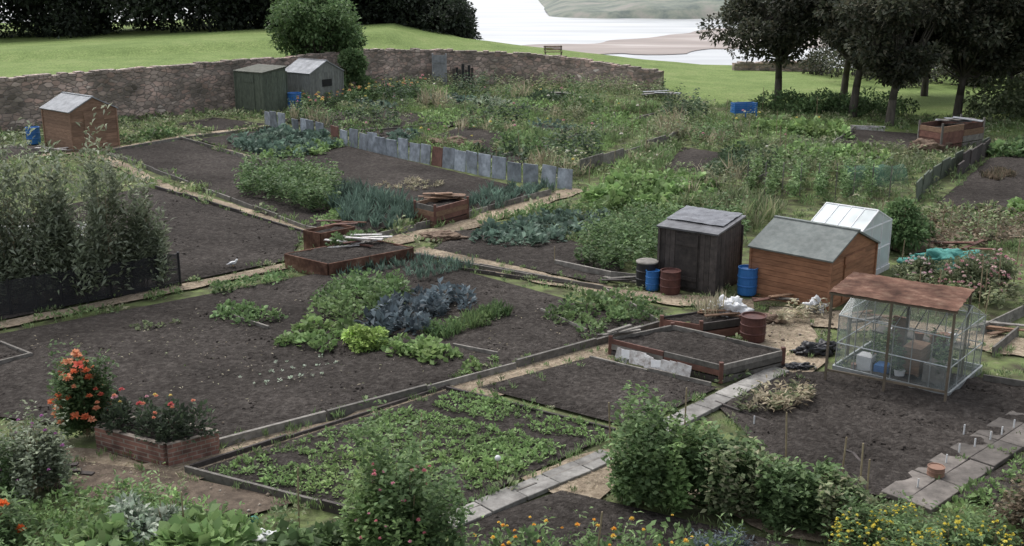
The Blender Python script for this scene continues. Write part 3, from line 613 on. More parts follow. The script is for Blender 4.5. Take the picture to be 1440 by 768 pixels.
def clods(name,poly,sp,s,m=SOIL,z=.035,prob=.6,clump=.4):
    p=positions([G(*q) for q in poly],sp,prob=prob*1.6,clump=clump); n=len(p); o=np.array([(1,0,0),(-1,0,0),(0,1,0),(0,-1,0),(0,0,.8),(0,0,-.8)],float)
    f=np.array([(0,2,4),(2,1,4),(1,3,4),(3,0,4),(2,0,5),(1,2,5),(3,1,5),(0,3,5)])
    sc=s*rng.uniform(.25,1,(n,1,1))**2; V=o[None]*sc*rng.uniform(.6,1.2,(n,6,1)); a=rng.uniform(0,6,n); c,s_=np.cos(a),np.sin(a)
    X=V[:,:,0]*c[:,None]-V[:,:,1]*s_[:,None]; Y=V[:,:,0]*s_[:,None]+V[:,:,1]*c[:,None]
    V=np.stack([X+p[:,0:1],Y+p[:,1:2],V[:,:,2]+z],-1).reshape(-1,3); Fx=(f[None]+6*np.arange(n)[:,None,None]).reshape(-1,3)
    npmesh(name,V,Fx,m,smooth=True)
clods('soil_clods',[(-100,500),(575,370),(910,456),(300,618),(-100,560)],.09,.045)
clods('soil_clods',[(680,545),(832,506),(1000,545),(890,596)],.08,.04)
clods('soil_clods',[(1015,567),(1110,530),(1480,550),(1250,692),(1100,650)],.08,.04)
clods('soil_clods',[(660,742),(790,695),(1120,772),(900,820)],.07,.035)
clods('soil_clods',[(0,400),(205,268),(420,328),(390,366),(0,450)],.12,.055)
clods('rubble_and_chips',[(1040,425),(1200,445),(1180,520),(1090,530),(1060,470)],.2,.07,RUBBLE,.02)
clods('rubble_and_chips',[(60,645),(210,662),(420,705),(330,725),(60,690)],.16,.05,RUBBLE,.02)
clods('pebbles',[(300,620),(575,540),(870,455),(575,375),(0,490)],.4,.03,RUBBLE,.06,.35)
# ------------------------------------------------------------ kerb boards
def boards(name,pts,h=.14,w=.045,m=WOODG,seg=1.8):
    mb=MB(); W=[Vector(G(*p)) for p in pts]
    for i in range(len(W)-1):
        L=(W[i+1]-W[i]).length; k=max(1,round(L/seg))
        for j in range(k):
            a=W[i].lerp(W[i+1],j/k); b=W[i].lerp(W[i+1],(j+.985)/k); o=Vector((random.uniform(-.02,.02),random.uniform(-.03,.03))); o2=o+Vector((random.uniform(-.02,.02),random.uniform(-.03,.03)))
            mb.beam(a+o,b+o2,w,h*random.uniform(.7,1.2)+.05,z0=-.05,tilt=random.uniform(-.12,.12))
    return mb.done(name,m)
boards('timber_edging',[(302,630),(600,551),(838,486),(928,460)],.15,.06)
boards('timber_edging',[(262,663),(452,713)],.12); boards('timber_edging',[(270,660),(635,545)],.07,.05,WOODD)
boards('timber_edging',[(455,714),(560,740)],.12,.05,WOODD)
boards('timber_edging',[(255,196),(590,296)],.14); boards('timber_edging',[(150,216),(430,322),(525,336)],.13)
boards('timber_edging',[(220,265),(432,328)],.1,.05,WOODD)
boards('timber_edging',[(525,336),(640,309),(775,273)],.16); boards('timber_edging',[(585,358),(770,392)],.08)
boards('timber_edging',[(575,360),(850,408),(925,455)],.1); boards('timber_edging',[(-60,494),(0,485),(45,503),(0,514),(-60,525)],.12)
boards('timber_edging',[(620,375),(860,408)],.06,.05,WOODD); boards('timber_edging',[(628,548),(868,606)],.06,.05,WOODD)
boards('timber_edging',[(760,440),(826,470)],.1); boards('timber_edging',[(636,490),(700,503)],.12); boards('timber_edging',[(325,448),(380,466)],.14)
boards('timber_edging',[(780,375),(860,392),(935,400)],.2,.06); boards('timber_edging',[(160,213),(262,195),(385,179)],.12)
boards('timber_edging',[(830,505),(1000,545)],.1); boards('timber_edging',[(1005,567),(1200,640),(1250,700)],.06,.05,WOODD)
boards('timber_edging',[(640,727),(860,640)],.05); boards('timber_edging',[(1195,182),(1245,184)],.2,.05,WHITEW)
boards('timber_edging',[(1380,470),(1440,440)],.18); boards('timber_edging',[(-20,206),(60,214)],.1); boards('timber_edging',[(815,245),(935,208),(960,190)],.5,.05,WOODG)
boards('timber_edging',[(700,225),(935,160)],.2); boards('timber_edging',[(1010,292),(1165,195)],.2); boards('timber_edging',[(480,190),(640,176),(760,150)],.2)
boards('green_board_fence',[(1288,283),(1310,258),(1390,212)],.62,.05,GREENW,1.2); boards('dark_board_fence',[(1345,250),(1392,214)],.66,.06,WOODD,1.2)
boards('timber_edging',[(1160,218),(1200,185)],.3); boards('timber_edging',[(1380,535),(1440,545)],.12); boards('timber_edging',[(1430,470),(1395,500)],.2)
def slabs(name,pts,w,l,m,rows=1):
    mb=MB(); W=[Vector(G(*p)) for p in pts]
    for i in range(len(W)-1):
        d=(W[i+1]-W[i]); L=d.length; k=int(L/l); a=math.atan2(d.y,d.x); l2=L/k
        for j in range(k):
            for r in range(rows):
                c=W[i].lerp(W[i+1],(j+.5)/k); off=(r-(rows-1)/2)*w
                M=Matrix.Translation((c.x,c.y,0))@Matrix.Rotation(a+random.uniform(-.03,.03),4,'Z')@Matrix.Rotation(random.uniform(-.02,.02),4,'X')
                mb.box(-l2*.485,l2*.485,off-w*.485,off+w*.485,-.03,.04+random.uniform(0,.02),M=M)
    o=mb.done(name,m); b=o.modifiers.new('b','BEVEL'); b.width=.008; return o
slabs('paving_slab_path',[(628,738),(860,640)],.45,.6,SLAB); slabs('paving_slab_path',[(925,606),(1098,520)],.42,.65,SLAB)
slabs('paving_slab_path',[(1272,708),(1440,598),(1520,548)],.42,.9,SLABB,2)
mb=MB(); W=[Vector(G(*p)) for p in [(372,177),(490,206),(690,248),(806,267)]]
for i in range(3):
    d=W[i+1]-W[i]; k=int(d.length/.7); a=math.atan2(d.y,d.x)
    for j in range(k):
        if i==0 and j%5==3: continue
        c=W[i].lerp(W[i+1],(j+.5)/k); M=Matrix.Translation((c.x,c.y,-.1))@Matrix.Rotation(a+random.uniform(-.06,.06),4,'Z')@Matrix.Rotation(random.uniform(-.12,.12),4,'X')@Matrix.Rotation(random.uniform(-.03,.03),4,'Y')
        hh=random.uniform(.66,.84)+.1; mb.box(-.335,.335,-.02,.02,0,hh,1 if random.random()<.09 else 0,M=M)
mb.done('slate_slab_fence',[SLATE,REDW])
# ------------------------------------------------------------ stone wall
def wall(name,pts,hs,th=.5):
    P=[];Hs=[]
    for i in range(len(pts)-1):
        a,b=Vector(pts[i]),Vector(pts[i+1]); k=max(2,int((b-a).length/.4))
        for j in range(k): P.append(a.lerp(b,j/k)); Hs.append(hs[i]+(hs[i+1]-hs[i])*j/k)
    P.append(Vector(pts[-1])); Hs.append(hs[-1]); nz=8; vs=[]
    for i,p in enumerate(P):
        d=(P[min(i+1,len(P)-1)]-P[max(i-1,0)]).normalized(); n=Vector((-d.y,d.x)); h=Hs[i]+.09*noise.noise(Vector((p.x*.7,p.y*.7,0)))
        for s in (-1,1):
            for j in range(nz):
                q=p+n*s*(th/2+.05*noise.noise(Vector((p.x*2,p.y*2,j*1.3)))); vs.append((q.x,q.y,-.2+(h+.2)*j/(nz-1)))
    fs=[];m=2*nz
    for i in range(len(P)-1):
        for s in (0,1):
            for j in range(nz-1): a=i*m+s*nz+j; fs.append([a,a+1,a+m+1,a+m] if s else [a,a+m,a+m+1,a+1])
        fs.append([i*m+nz-1,(i+1)*m+nz-1,(i+1)*m+2*nz-1,i*m+2*nz-1])
    fs.append(list(range(nz))+list(range(2*nz-1,nz-1,-1))); b=(len(P)-1)*m; fs.append([b+x for x in list(range(nz))+list(range(2*nz-1,nz-1,-1))])
    mb=MB(); mb.add(vs,fs)
    for i in range(len(P)-1):
        c=(P[i]+P[i+1])/2; d=P[i+1]-P[i]; M=Matrix.Translation((c.x,c.y,(Hs[i]+Hs[i+1])/2+.01))@Matrix.Rotation(math.atan2(d.y,d.x)+random.uniform(-.05,.05),4,'Z')
        mb.box(-.19,.19,-.28,.28,-.08,random.uniform(.03,.15),M=M)
    return mb.done(name,STONE)
wall('stone_wall',[(-60,38),(-26,52.4),(-16,61.6),(-12.3,66.3),(-9.5,71),(-4.8,75.5),(2.9,75.5),(9.6,71)],[2.35,2.4,2.55,2.5,2.5,2.2,1.8,1.15])
wall('low_stone_wall',[(17.5,88),(25,90)],[.7,.7],.4).location.z=-.45
# ------------------------------------------------------------ sheds
def frame3(A,B,C):
    a,b,c=[Vector(G(*p)) for p in (A,B,C)]; x=(b-a); w=x.length; ang=math.atan2(x.y,x.x); d=abs((c-b).dot(Vector((-x.y,x.x)).normalized()))
    return a,w,d,ang
def cladding(mb,w,d,h,vert,bw,mi=0):
    t=.02
    if vert:
        for (n,fn) in [(w,lambda s,e:(s,e,-t-random.uniform(0,.008),0)),(w,lambda s,e:(s,e,d,d+t)),(d,lambda s,e:(w,w+t+random.uniform(0,.008),s,e)),(d,lambda s,e:(-t,0,s,e))]:
            k=max(2,round(n/bw))
            for i in range(k): x=fn(i*n/k+.004,(i+1)*n/k-.004); mb.box(*x,.04,h,mi)
    else:
        k=max(3,round(h/bw))
        for i in range(k):
            z0=.04+i*(h-.04)/k; z1=.04+(i+1)*(h-.04)/k-.008
            mb.box(-t,w+t,-t,0,z0,z1,mi); mb.box(-t,w+t,d,d+t,z0,z1,mi); mb.box(w,w+t,0,d,z0,z1,mi); mb.box(-t,0,0,d,z0,z1,mi)
def shed(name,A,B,C,h,hr,ridge,wm,rm,vert=False,bw=.13,door='right',window=None,mono=False,trim=None,dmin=None):
    a,w,d,ang=frame3(A,B,C)
    if dmin: d=max(d,dmin)
    e=empty(name,(a.x,a.y,0),ang); mb=MB(); mb.box(.01,w-.01,.01,d-.01,-.05,h-.01)
    cladding(mb,w,d,h,vert,bw)
    if not mono:
        if ridge=='x':
            for x0,x1 in ((-.02,.01),(w-.01,w+.02)): mb.add([(x0,0,h),(x0,d,h),(x0,d/2,hr),(x1,0,h),(x1,d,h),(x1,d/2,hr)],[(0,1,2),(3,5,4),(0,2,5,3),(1,4,5,2),(0,3,4,1)],r=.5)
        else:
            for y0,y1 in ((-.02,.01),(d-.01,d+.02)): mb.add([(0,y0,h),(w,y0,h),(w/2,y0,hr),(0,y1,h),(w,y1,h),(w/2,y1,hr)],[(0,1,2),(3,5,4),(0,2,5,3),(1,4,5,2),(0,3,4,1)],r=.5)
    else:
        mb.add([(0,0,h),(w,0,h),(w,d,h),(0,d,h),(w,d,hr),(0,d,hr)],[(0,1,4,5),(1,2,4),(0,5,3),(2,3,5,4)],r=.5)
    mb.done('walls',wm,e); rb=MB(); o=.09; t=.045
    def slab(p):
        p=[Vector(q) for q in p]; n=(p[1]-p[0]).cross(p[3]-p[0]).normalized()*t
        if n.z<0: n=-n
        u=Vector((0,0,.004)); rb.add([q+u for q in p]+[q+n+u for q in p],[(0,3,2,1),(4,5,6,7),(0,1,5,4),(1,2,6,5),(2,3,7,6),(3,0,4,7)],r=.5)
    if mono:
        k=(hr-h)/d; slab([(-o,-o,h-k*o),(w+o,-o,h-k*o),(w+o,d+o,hr+k*o),(-o,d+o,hr+k*o)])
    elif ridge=='x':
        k=(hr-h)/(d/2); slab([(-o,-o,h-k*o),(w+o,-o,h-k*o),(w+o,d/2,hr),(-o,d/2,hr)]); slab([(-o,d/2,hr),(w+o,d/2,hr),(w+o,d+o,h-k*o),(-o,d+o,h-k*o)])
        rb.box(-o-.01,w+o+.01,d/2-.06,d/2+.06,hr+t-.012,hr+t+.022,r=.2)
    else:
        k=(hr-h)/(w/2); slab([(-o,-o,h-k*o),(w/2,-o,hr),(w/2,d+o,hr),(-o,d+o,h-k*o)]); slab([(w/2,-o,hr),(w+o,-o,h-k*o),(w+o,d+o,h-k*o),(w/2,d+o,hr)])
        rb.box(w/2-.06,w/2+.06,-o-.01,d+o+.01,hr+t-.012,hr+t+.022,r=.2)
    rb.done('roof',rm,e)
    tb=MB()
    if door=='right':
        y0,y1=d*.28,d*.72; tb.box(w+.03,w+.055,y0,y1,.06,h*.97); 
        for z in (.25,h*.75): tb.box(w+.055,w+.075,y0,y1,z,z+.09)
        tb.box(w+.055,w+.09,y1-.1,y1-.06,h*.45,h*.5)
    elif door=='front':
        x0,x1=w*.3,w*.7; tb.box(x0,x1,-.055,-.03,.06,h*.95)
        for z in (.25,h*.75): tb.box(x0,x1,-.075,-.055,z,z+.09)
    for (x,y) in ((-.03,-.03),(w+.03,-.03),(w+.03,d+.03),(-.03,d+.03)): tb.box(x-.028,x+.028,y-.028,y+.028,0,h-.02)
    tb.done('door_and_trim',trim or wm,e)
    if window:
        wb=MB(); x0,x1,z0,z1=window; wb.box(w+.02,w+.05,d*x0,d*x1,z0,z1); wb.done('window',BLACK,e)
    return e,w,d
shed('orange_garden_shed',(1055,412),(1163,436),(1201,402),1.2,1.68,'x',ORANGE,FELT,door='right')
se,sw,sd=shed('brown_garden_shed',(927,400),(1003,414),(1040,396),1.5,1.66,'x',WOODD,FELTD,vert=True,door='front',mono=True)
shed('wooden_garden_shed',(66,206),(104,214),(158,204),1.72,2.25,'x',mat('faded_brown_wood',[(.3,(.15,.09,.06)),(.7,(.28,.18,.125))],scale=4,stretch=(1,1,5),rough=.8,rnd=.25),ROOFG,bw=.16)
shed('green_wooden_shed',(334,157),(372,161),(402,156),2.2,2.4,'x',GREENW,mat('mossy_roof',[(.3,(.06,.065,.05)),(.7,(.13,.13,.11))],scale=5),vert=True,door='front',mono=True,dmin=1.2)
shed('grey_wooden_shed',(402,149),(438,153),(474,146),1.95,2.55,'x',GREYW,ROOFG,vert=True,window=(.35,.65,1.15,1.55),door=None)
mb=MB(); n=14; vs=[];fs=[]
for i in range(n+1):
    for j in range(n+1):
        x=-.1+i/n*(sw*1.05); y=sd*.3+j/n*(sd*.78); vs.append((x,y,1.5+.16*y/sd+.072+.05*abs(noise.noise(Vector((x*4,y*4,1))))))
for i in range(n):
    for j in range(n): k=i*(n+1)+j; fs.append((k,k+n+1,k+n+2,k+1))
mb.add(vs,fs); mb.done('roof_plastic_sheet',mat('grey_polythene',[(.3,(.05,.05,.06)),(.7,(.13,.135,.15))],scale=3,rough=.25,bump=.4),se,smooth=True)
def barrel(name,px,r,h,m,lid=None):
    b=G(*px); e=empty(name,(b[0],b[1],0)); mb=MB()
    mb.lathe([(0,0),(r*.93,0),(r*.97,.03),(r,h*.3),(r*1.04,h*.32),(r*1.04,h*.35),(r,h*.37),(r,h*.63),(r*1.04,h*.65),(r*1.04,h*.68),(r,h*.7),(r*.97,h*.96),(r*1.03,h*.97),(r*1.03,h),(r*.93,h),(r*.9,h*.93),(0,h*.92)])
    mb.done('drum',m,e)
    if lid: lb=MB(); lb.lathe([(r*1.05,h),(r*1.05,h+.03),(r*.9,h+.05),(0,h+.06)]); lb.done('lid',lid,e)
    return e
barrel('blue_water_barrel',(1050,413),.24,.68,BLUE); barrel('blue_water_barrel',(917,407),.17,.5,BLUE); barrel('maroon_oil_drum',(942,412),.25,.58,MAROON)
barrel('black_water_butt',(909,402),.27,.62,BLACK,WOODG); barrel('maroon_oil_drum',(1058,478),.27,.56,MAROON); barrel('blue_water_barrel',(415,156),.38,1.0,BLUE)
barrel('blue_water_barrel',(48,202),.3,.75,BLUE); barrel('plant_pot',(1315,672),.13,.2,TERRA)
# ------------------------------------------------------------ greenhouses
def greenhouse(name,A,B,C,h,hr,gm,fm,nx,ny,r=.014):
    a,w,d,ang=frame3(A,B,C); e=empty(name,(a.x,a.y,0),ang); g=MB(); f=MB()
    g.add([(0,0,.03),(w,0,.03),(w,0,h),(0,0,h)],[(0,1,2,3)]); g.add([(0,d,.03),(w,d,.03),(w,d,h),(0,d,h)],[(0,3,2,1)])
    for x in (0,w): g.add([(x,0,.03),(x,d,.03),(x,d,h),(x,d/2,hr),(x,0,h)],[(0,1,2,3,4)])
    g.add([(0,0,h),(w,0,h),(w,d/2,hr),(0,d/2,hr)],[(0,1,2,3)]); g.add([(0,d,h),(w,d,h),(w,d/2,hr),(0,d/2,hr)],[(3,2,1,0)])
    g.done('glazing',gm,e)
    for i in range(nx+1):
        x=w*i/nx; f.tube((x,0,0),(x,0,h),r,n=5); f.tube((x,d,0),(x,d,h),r,n=5); f.tube((x,0,h),(x,d/2,hr),r,n=5); f.tube((x,d,h),(x,d/2,hr),r,n=5)
    for j in range(1,ny):
        y=d*j/ny; zt=h+(hr-h)*(1-abs(y-d/2)/(d/2)); 
        for x in (0,w): f.tube((x,y,0),(x,y,zt),r,n=5)
    for z in (.03,h*.5,h): 
        for y in (0,d): f.tube((0,y,z),(w,y,z),r*1.2,n=5)
        for x in (0,w): f.tube((x,0,z),(x,d,z),r*1.2,n=5)
    f.tube((0,d/2,hr),(w,d/2,hr),r*1.5,n=6)
    f.box(-.04,w+.04,-.05,-.01,-.05,.1); f.box(w+.01,w+.05,0,d,-.05,.1); f.box(-.05,-.01,0,d,-.05,.1); f.box(-.04,w+.04,d+.01,d+.05,-.05,.1)
    f.done('frame',fm,e); return e,w,d
e,w,d=greenhouse('glass_greenhouse',(1174,520),(1332,558),(1384,522),1.15,1.56,GLASS,ALU,6,4,.011)
mb=MB(); mb.box(.2,w-.2,d-.55,d-.1,.5,.54)
for i in range(5): x=.25+i*(w-.5)/4; mb.box(x-.02,x+.02,d-.5,d-.46,0,.5)
mb.done('staging_shelf',WOODG,e)
mb=MB()
for i in range(24):
    x=random.uniform(.25,w-.25); y=random.uniform(.2,d-.2); z=0 if y<d-.6 else .54; r=random.uniform(.06,.12)
    mb.lathe([(0,0),(r*.75,0),(r,r*1.6),(r*.9,r*1.6),(0,r*1.3)],(x,y,z),12,mi=random.choice([0,0,1,2]))
mb.box(w*.5,w*.66,d*.3,d*.6,.0,.6,4); mb.box(.3,.6,.3,.6,0,.3,1); mb.box(w*.72,w*.9,d*.2,d*.45,.0,.4,5); mb.box(.7,.95,.2,.5,0,.22,3); mb.box(w*.3,w*.42,d*.6,d*.64,.0,1.0,4)
mb.done('pots_and_boxes',[TERRA,WHITE,BLACK,BLUE,WOODB,WOODG],e)
pp=np.column_stack([rng.uniform(.3,w-.3,9),rng.uniform(.3,d-.3,9)]); leaves('tomato_plants',*plantgeo(pp,140,.18,.8,.12,.05,'mid','cane'),parent=e)
greenhouse('white_polycarbonate_greenhouse',(1133,382),(1206,396),(1239,374),1.3,1.7,POLY,WHITE,4,3,.02)
a,w,d,ang=frame3((1160,538),(1328,571),(1378,540)); e=empty('rusty_canopy',(a.x,a.y,0),ang); mb=MB()
for (x,y) in ((0,0),(w,0),(w,d),(0,d),(w*.5,0),(w*.5,d)): mb.box(x-.022,x+.022,y-.022,y+.022,0,1.78)
for y in (0,d): mb.box(-.05,w+.05,y-.02,y+.02,1.782,1.83)
for x in (0,w): mb.box(x-.02,x+.02,.022,d-.022,1.782,1.828)
mb.box(0,w,-.015,.015,.25,.29); mb.done('frame',mat('weathered_frame_wood',[(.3,(.08,.065,.048)),(.7,(.16,.13,.095))],scale=6,rough=.8),e)
mb=MB(); n1,n2=36,14
def zz(x,y): return 1.838+.022*noise.noise(Vector((x*1.1,y*1.3,3)))+.008*noise.noise(Vector((x*5,y*5,0)))
for dz in (0,.007):
    vs=[(-.05+(w+.1)*i/n1+.03*noise.noise(Vector((j*.9,i*.3,2)))*(i in(0,n1)),-.06+(d+.12)*j/n2+.05*noise.noise(Vector((i*.7,j*.2,5)))*(j in(0,n2)),zz(w*i/n1,d*j/n2)+dz) for i in range(n1+1) for j in range(n2+1)]
    mb.add(vs,[(i*(n2+1)+j,(i+1)*(n2+1)+j,(i+1)*(n2+1)+j+1,i*(n2+1)+j+1) for i in range(n1) for j in range(n2)],r=.5)
mb.done('rusty_sheet_roof',RUST,e,smooth=True)
# ------------------------------------------------------------ raised beds
def rbox(name,A,B,C,h,m,t=.05,fill=SOIL,planks=2,fz=.8,mats=None,posts=True):
    a,b,c=[Vector(G(*p)) for p in (A,B,C)]; dd=a+c-b; cs=[a,b,c,dd]; e=empty(name,(b.x,b.y,0)); mb=MB(); b0=b.copy()
    for i in range(4):
        p,q=cs[i]-b0,cs[(i+1)%4]-b0; L=(q-p).length; ns=max(1,round(L/1.3)) if posts else 1
        for j in range(ns):
            for k in range(planks):
                z0=h*k/planks; p1=p.lerp(q,(j+.01)/ns); q1=p.lerp(q,(j+.985)/ns)
                mi=0 if not mats else random.randrange(len(mats))
                mb.beam(p1,q1,t*random.uniform(.8,1.05),h/planks*.97*(random.uniform(.75,1.1) if (k==planks-1 and posts) else 1),z0=z0-(0.03 if k==0 else 0),mi=mi,tilt=random.uniform(-.05,.05) if posts else 0)
        if posts: mb.box(p.x-.04,p.x+.04,p.y-.04,p.y+.04,-.02,h*1.12)
    mb.done('sides',mats or m,e)
    ctr=sum((x-b0 for x in cs),Vector((0,0)))/4; ps=[ctr+(x-b0-ctr)*.97 for x in cs]
    n=18; vs=[];fs=[]
    for i in range(n+1):
        for j in range(n+1):
            p=ps[0].lerp(ps[1],i/n); q=ps[3].lerp(ps[2],i/n); s=p.lerp(q,j/n); vs.append((s.x,s.y,h*fz+.06*noise.noise(Vector((s.x*2+b0.x,s.y*2,0)))+.04*noise.noise(Vector((s.x*7+b0.x,s.y*7,0)))))
    for i in range(n):
        for j in range(n): k=i*(n+1)+j; fs.append((k,k+n+1,k+n+2,k+1))
    mb=MB(); mb.add(vs,fs); mb.done('soil_fill',fill,e,smooth=True); return e,cs
e,cs=rbox('brick_planter',(138,628),(236,655),(308,636),.42,BRICK,t=.11,planks=1,posts=False)
g=positions([tuple(x) for x in cs],.26); leaves('planter_plants',*plantgeo(g,95,.24,.5,.12,.055,'dark','mound',.36))
nf=16; q=g[rng.integers(0,len(g),nf)]+rng.normal(size=(nf,2))*.1; flowers('planter_flowers',np.column_stack([q,rng.uniform(.8,1.0,nf)]),.12,[(.55,.12,.12),(.7,.3,.2),(.7,.55,.2),(.7,.4,.45)])
rbox('raised_bed',(858,498),(1013,537),(1100,515),.36,WOODD,planks=3,mats=[REDW,WOODG,WOODD,WOODG])
rbox('raised_bed',(930,468),(985,476),(1040,468),.36,REDW,planks=2,fz=.9,mats=[REDW,WOODD])
rbox('rusty_raised_bed',(401,376),(462,391),(582,367),.42,RUST,planks=1,posts=False,fz=.85)
rbox('rusty_raised_bed',(428,350),(452,355),(500,345),.6,RUST,planks=1,posts=False)
rbox('wooden_compost_bin',(584,312),(612,319),(658,306),.62,REDW,planks=4,mats=[REDW,WOODB,WOODG])
rbox('wooden_compost_bin',(1290,208),(1322,214),(1380,204),1.1,WOODG,planks=4,mats=[WOODG,REDW,WOODB])
bed('compost_plants',[(440,365),(470,368),(540,350),(500,350)],.3,26,.2,.3,.12,.08,'mid',z0=.35)
bed('compost_plants',[(985,470),(1030,465),(1020,452),(985,456)],.25,26,.2,.5,.2,.03,'straw','blade',z0=.3)
def planks(name,px,n,L,spread,m,z=.0,w=.12,rot=.7):
    b=G(*px); e_=MB()
    for i in range(n):
        M=Matrix.Translation((random.uniform(-spread,spread),random.uniform(-spread,spread)*.6,z+.03*i))@Matrix.Rotation(random.uniform(-rot,rot),4,'Z')@Matrix.Rotation(random.uniform(-.08,.08),4,'Y')
        e_.box(-L/2*random.uniform(.6,1),L/2*random.uniform(.6,1),-w/2,w/2,0,.025,M=M,mi=random.randrange(len(m)))
    return e_.done(name,m,loc=(b[0],b[1],0))
planks('timber_pile',(505,362),9,1.2,.5,[WOODG,REDW,WHITEW,WHITEW],.36); planks('timber_pile',(475,340),4,1.1,.4,[REDW,RUST],.5)
planks('timber_pile',(625,304),6,1.2,.25,[REDW,WOODB],.58,.18,.3); planks('timber_pile',(80,214),5,2.0,.4,[WHITEW,WOODG],.05,.12)
planks('timber_pile',(1350,205),5,1.8,.5,[WOODG,ROOFG],1.1,.5); planks('timber_pile',(1000,465),4,1.0,.3,[WOODB,REDW],.36,.1,.4); planks('timber_pile',(930,140),6,2.0,.5,[WOODG,ROOFG],.3,.4)
planks('timber_pile',(790,142),4,1.6,.3,[GREENW,WOODG],.4,.4); planks('timber_pile',(80,665),5,.8,.3,[WOODB,WOODD],.02,.1); planks('timber_pile',(1090,430),5,.9,.3,[WOODB,REDW,WOODG],.1)
planks('timber_pile',(880,398),4,.9,.3,[WOODG,WOODD],.05); planks('timber_pile',(1230,450),4,1.0,.4,[WOODG,WOODB],.02,.1); planks('timber_pile',(870,492),5,.8,.25,[WOODD,WOODG],.36,.08)
planks('timber_pile',(1400,470),5,1.2,.4,[WOODG,WOODB],.05); planks('timber_pile',(1340,352),5,1.4,.5,[WOODG,REDW,WOODG],.1)
mb=MB(); A_,B_=Vector(G(868,504)),Vector(G(975,532)); dr=(B_-A_).normalized(); nn=Vector((dr.y,-dr.x))
for i in range(9):
    s=A_+dr*(i*.19)+nn*.10; M=Matrix.Translation((s.x,s.y,0))@Matrix.Rotation(math.atan2(dr.y,dr.x)+random.uniform(-.08,.08),4,'Z')@Matrix.Rotation(-.18,4,'X')@Matrix.Rotation(random.uniform(-.2,.2),4,'Y'); mb.box(0,random.uniform(.25,.5),-.02-.018*i,-.006-.018*i,.02+.05*(i%2),.2+.12*random.random(),M=M,mi=1 if i%4==1 else 0)
mb.done('white_board_stack',[WHITEW,WHITE])
def lump(name,px,r,sc,m,amp=.5,n=1,z=0.):
    b=G(*px); mb=MB()
    for i in range(n): mb.blob((random.uniform(-r,r)*(n>1)*.8,random.uniform(-r,r)*(n>1)*.6,r*sc[2]*.6+z),r*random.uniform(.7,1),sc,amp,sub=4)
    return mb.done(name,m,loc=(b[0],b[1],0),smooth=True)
lump('white_plastic_bag',(1142,437),.17,(1,.8,1.1),WHITE,.9,2); lump('black_plastic_bag',(1150,497),.22,(1.2,.8,.6),BLACK,.9,3); lump('black_plastic_bag',(1118,516),.16,(1.2,.9,.4),BLACK,.9,2)
lump('white_plastic_sheet',(1015,460),.28,(1.1,.7,.8),WHITE,1,3,.25); lump('teal_net_heap',(1345,378),.55,(1.5,.9,.5),TEAL,1,4); lump('compost_heap',(640,208),.7,(1.4,1,.4),BCOMP,.7,3)
lump('compost_heap',(1305,212),.5,(1.4,1,.6),BCOMP,.7,2); lump('white_plastic_sheet',(395,765),.2,(1.3,.8,.7),WHITE,1,3); lump('teal_watering_can',(356,738),.1,(1,.8,.9),TEAL,.2)
lump('compost_heap',(625,335),.32,(1.5,.9,.4),BCOMP,.7,3); lump('compost_heap',(1085,452),.2,(1.4,.9,.5),BCOMP,.7,2)
b=G(700,667); mb=MB(); mb.tube((0,0,0),(0,0,.25),.012,n=5,mi=1); mb.blob((0,0,.28),.05,amp=.02,sub=2); mb.done('white_marker_ball',[WHITE,STEM],loc=(b[0],b[1],0),smooth=True)
b=G(1045,165); e=empty('blue_plastic_crate',(b[0],b[1],0),.2); mb=MB()
mb.box(-.62,.62,-.3,.3,.25,.3)
for i in range(5):
    z=.3+i*.1; mb.box(-.62,.62,-.3,-.26,z,z+.07); mb.box(-.62,.62,.26,.3,z,z+.07); mb.box(-.62,-.58,-.26,.26,z,z+.07); mb.box(.58,.62,-.26,.26,z,z+.07)
for x in (-.6,0,.6): mb.box(x-.03,x+.03,-.32,-.3,.0,.82)
mb.done('slatted_sides',BLUE,e)
b=G(619,122); e=empty('grey_door',(b[0],b[1]-.5,0),-.1); mb=MB()
for i in range(4): mb.box(-.4+i*.2+.004,-.2+i*.2-.004,0,.04,0,2.1)
mb.box(-.4,.4,-.03,0,.4,.5); mb.box(-.4,.4,-.03,0,1.6,1.7); mb.box(-.48,-.4,-.05,.08,0,2.2); mb.box(.4,.48,-.05,.08,0,2.2); mb.done('door_panel',ROOFG,e)
b=G(652,122); mb=MB()
for i in range(7): mb.box(-.7+i*.2,-.52+i*.2,0,.03,0,random.uniform(1.1,1.6),mi=i%2)
mb.done('dark_plank_screen',[WOODD,BLACK],loc=(b[0],b[1]-.6,0))
bx,by=3.1,84.; bz=float(hgt(bx,by)); e=empty('park_bench',(bx,by,bz),.05); mb=MB()
for i in range(4): mb.box(-.7,.7,-.25+i*.13,-.15+i*.13,.43,.47)
for i in range(3): mb.box(-.7,.7,.27,.3,.55+i*.12,.64+i*.12)
mb.done('seat_and_backrest',WOODB,e); mb=MB()
for x in (-.62,.58): mb.box(x,x+.06,-.24,-.18,0,.43); mb.box(x,x+.06,.22,.27,0,.9); mb.box(x,x+.06,-.18,.22,.34,.42); mb.box(x,x+.06,-.24,.22,.62,.66)
mb.done('legs_and_arms',WOODD,e)
mb=MB(); P0,P1=Vector(G(-60,458)),Vector(G(254,402)); k=9
for i in range(k+1): p=P0.lerp(P1,i/k); mb.box(p.x-.025,p.x+.025,p.y-.025,p.y+.025,-.05,.88,1)
for z in (.1,.45,.82): mb.beam(P0,P1,.02,.02,1,z)
n=60;vs=[];fs=[]
for i in range(n+1):
    p=P0.lerp(P1,i/n); o=.03*math.sin(i*1.3); vs+=[(p.x,p.y-.035+o*.3,.02),(p.x,p.y-.035-o*.3,.84+.03*math.sin(i*.9))]
for i in range(n): fs.append((2*i,2*i+2,2*i+3,2*i+1))
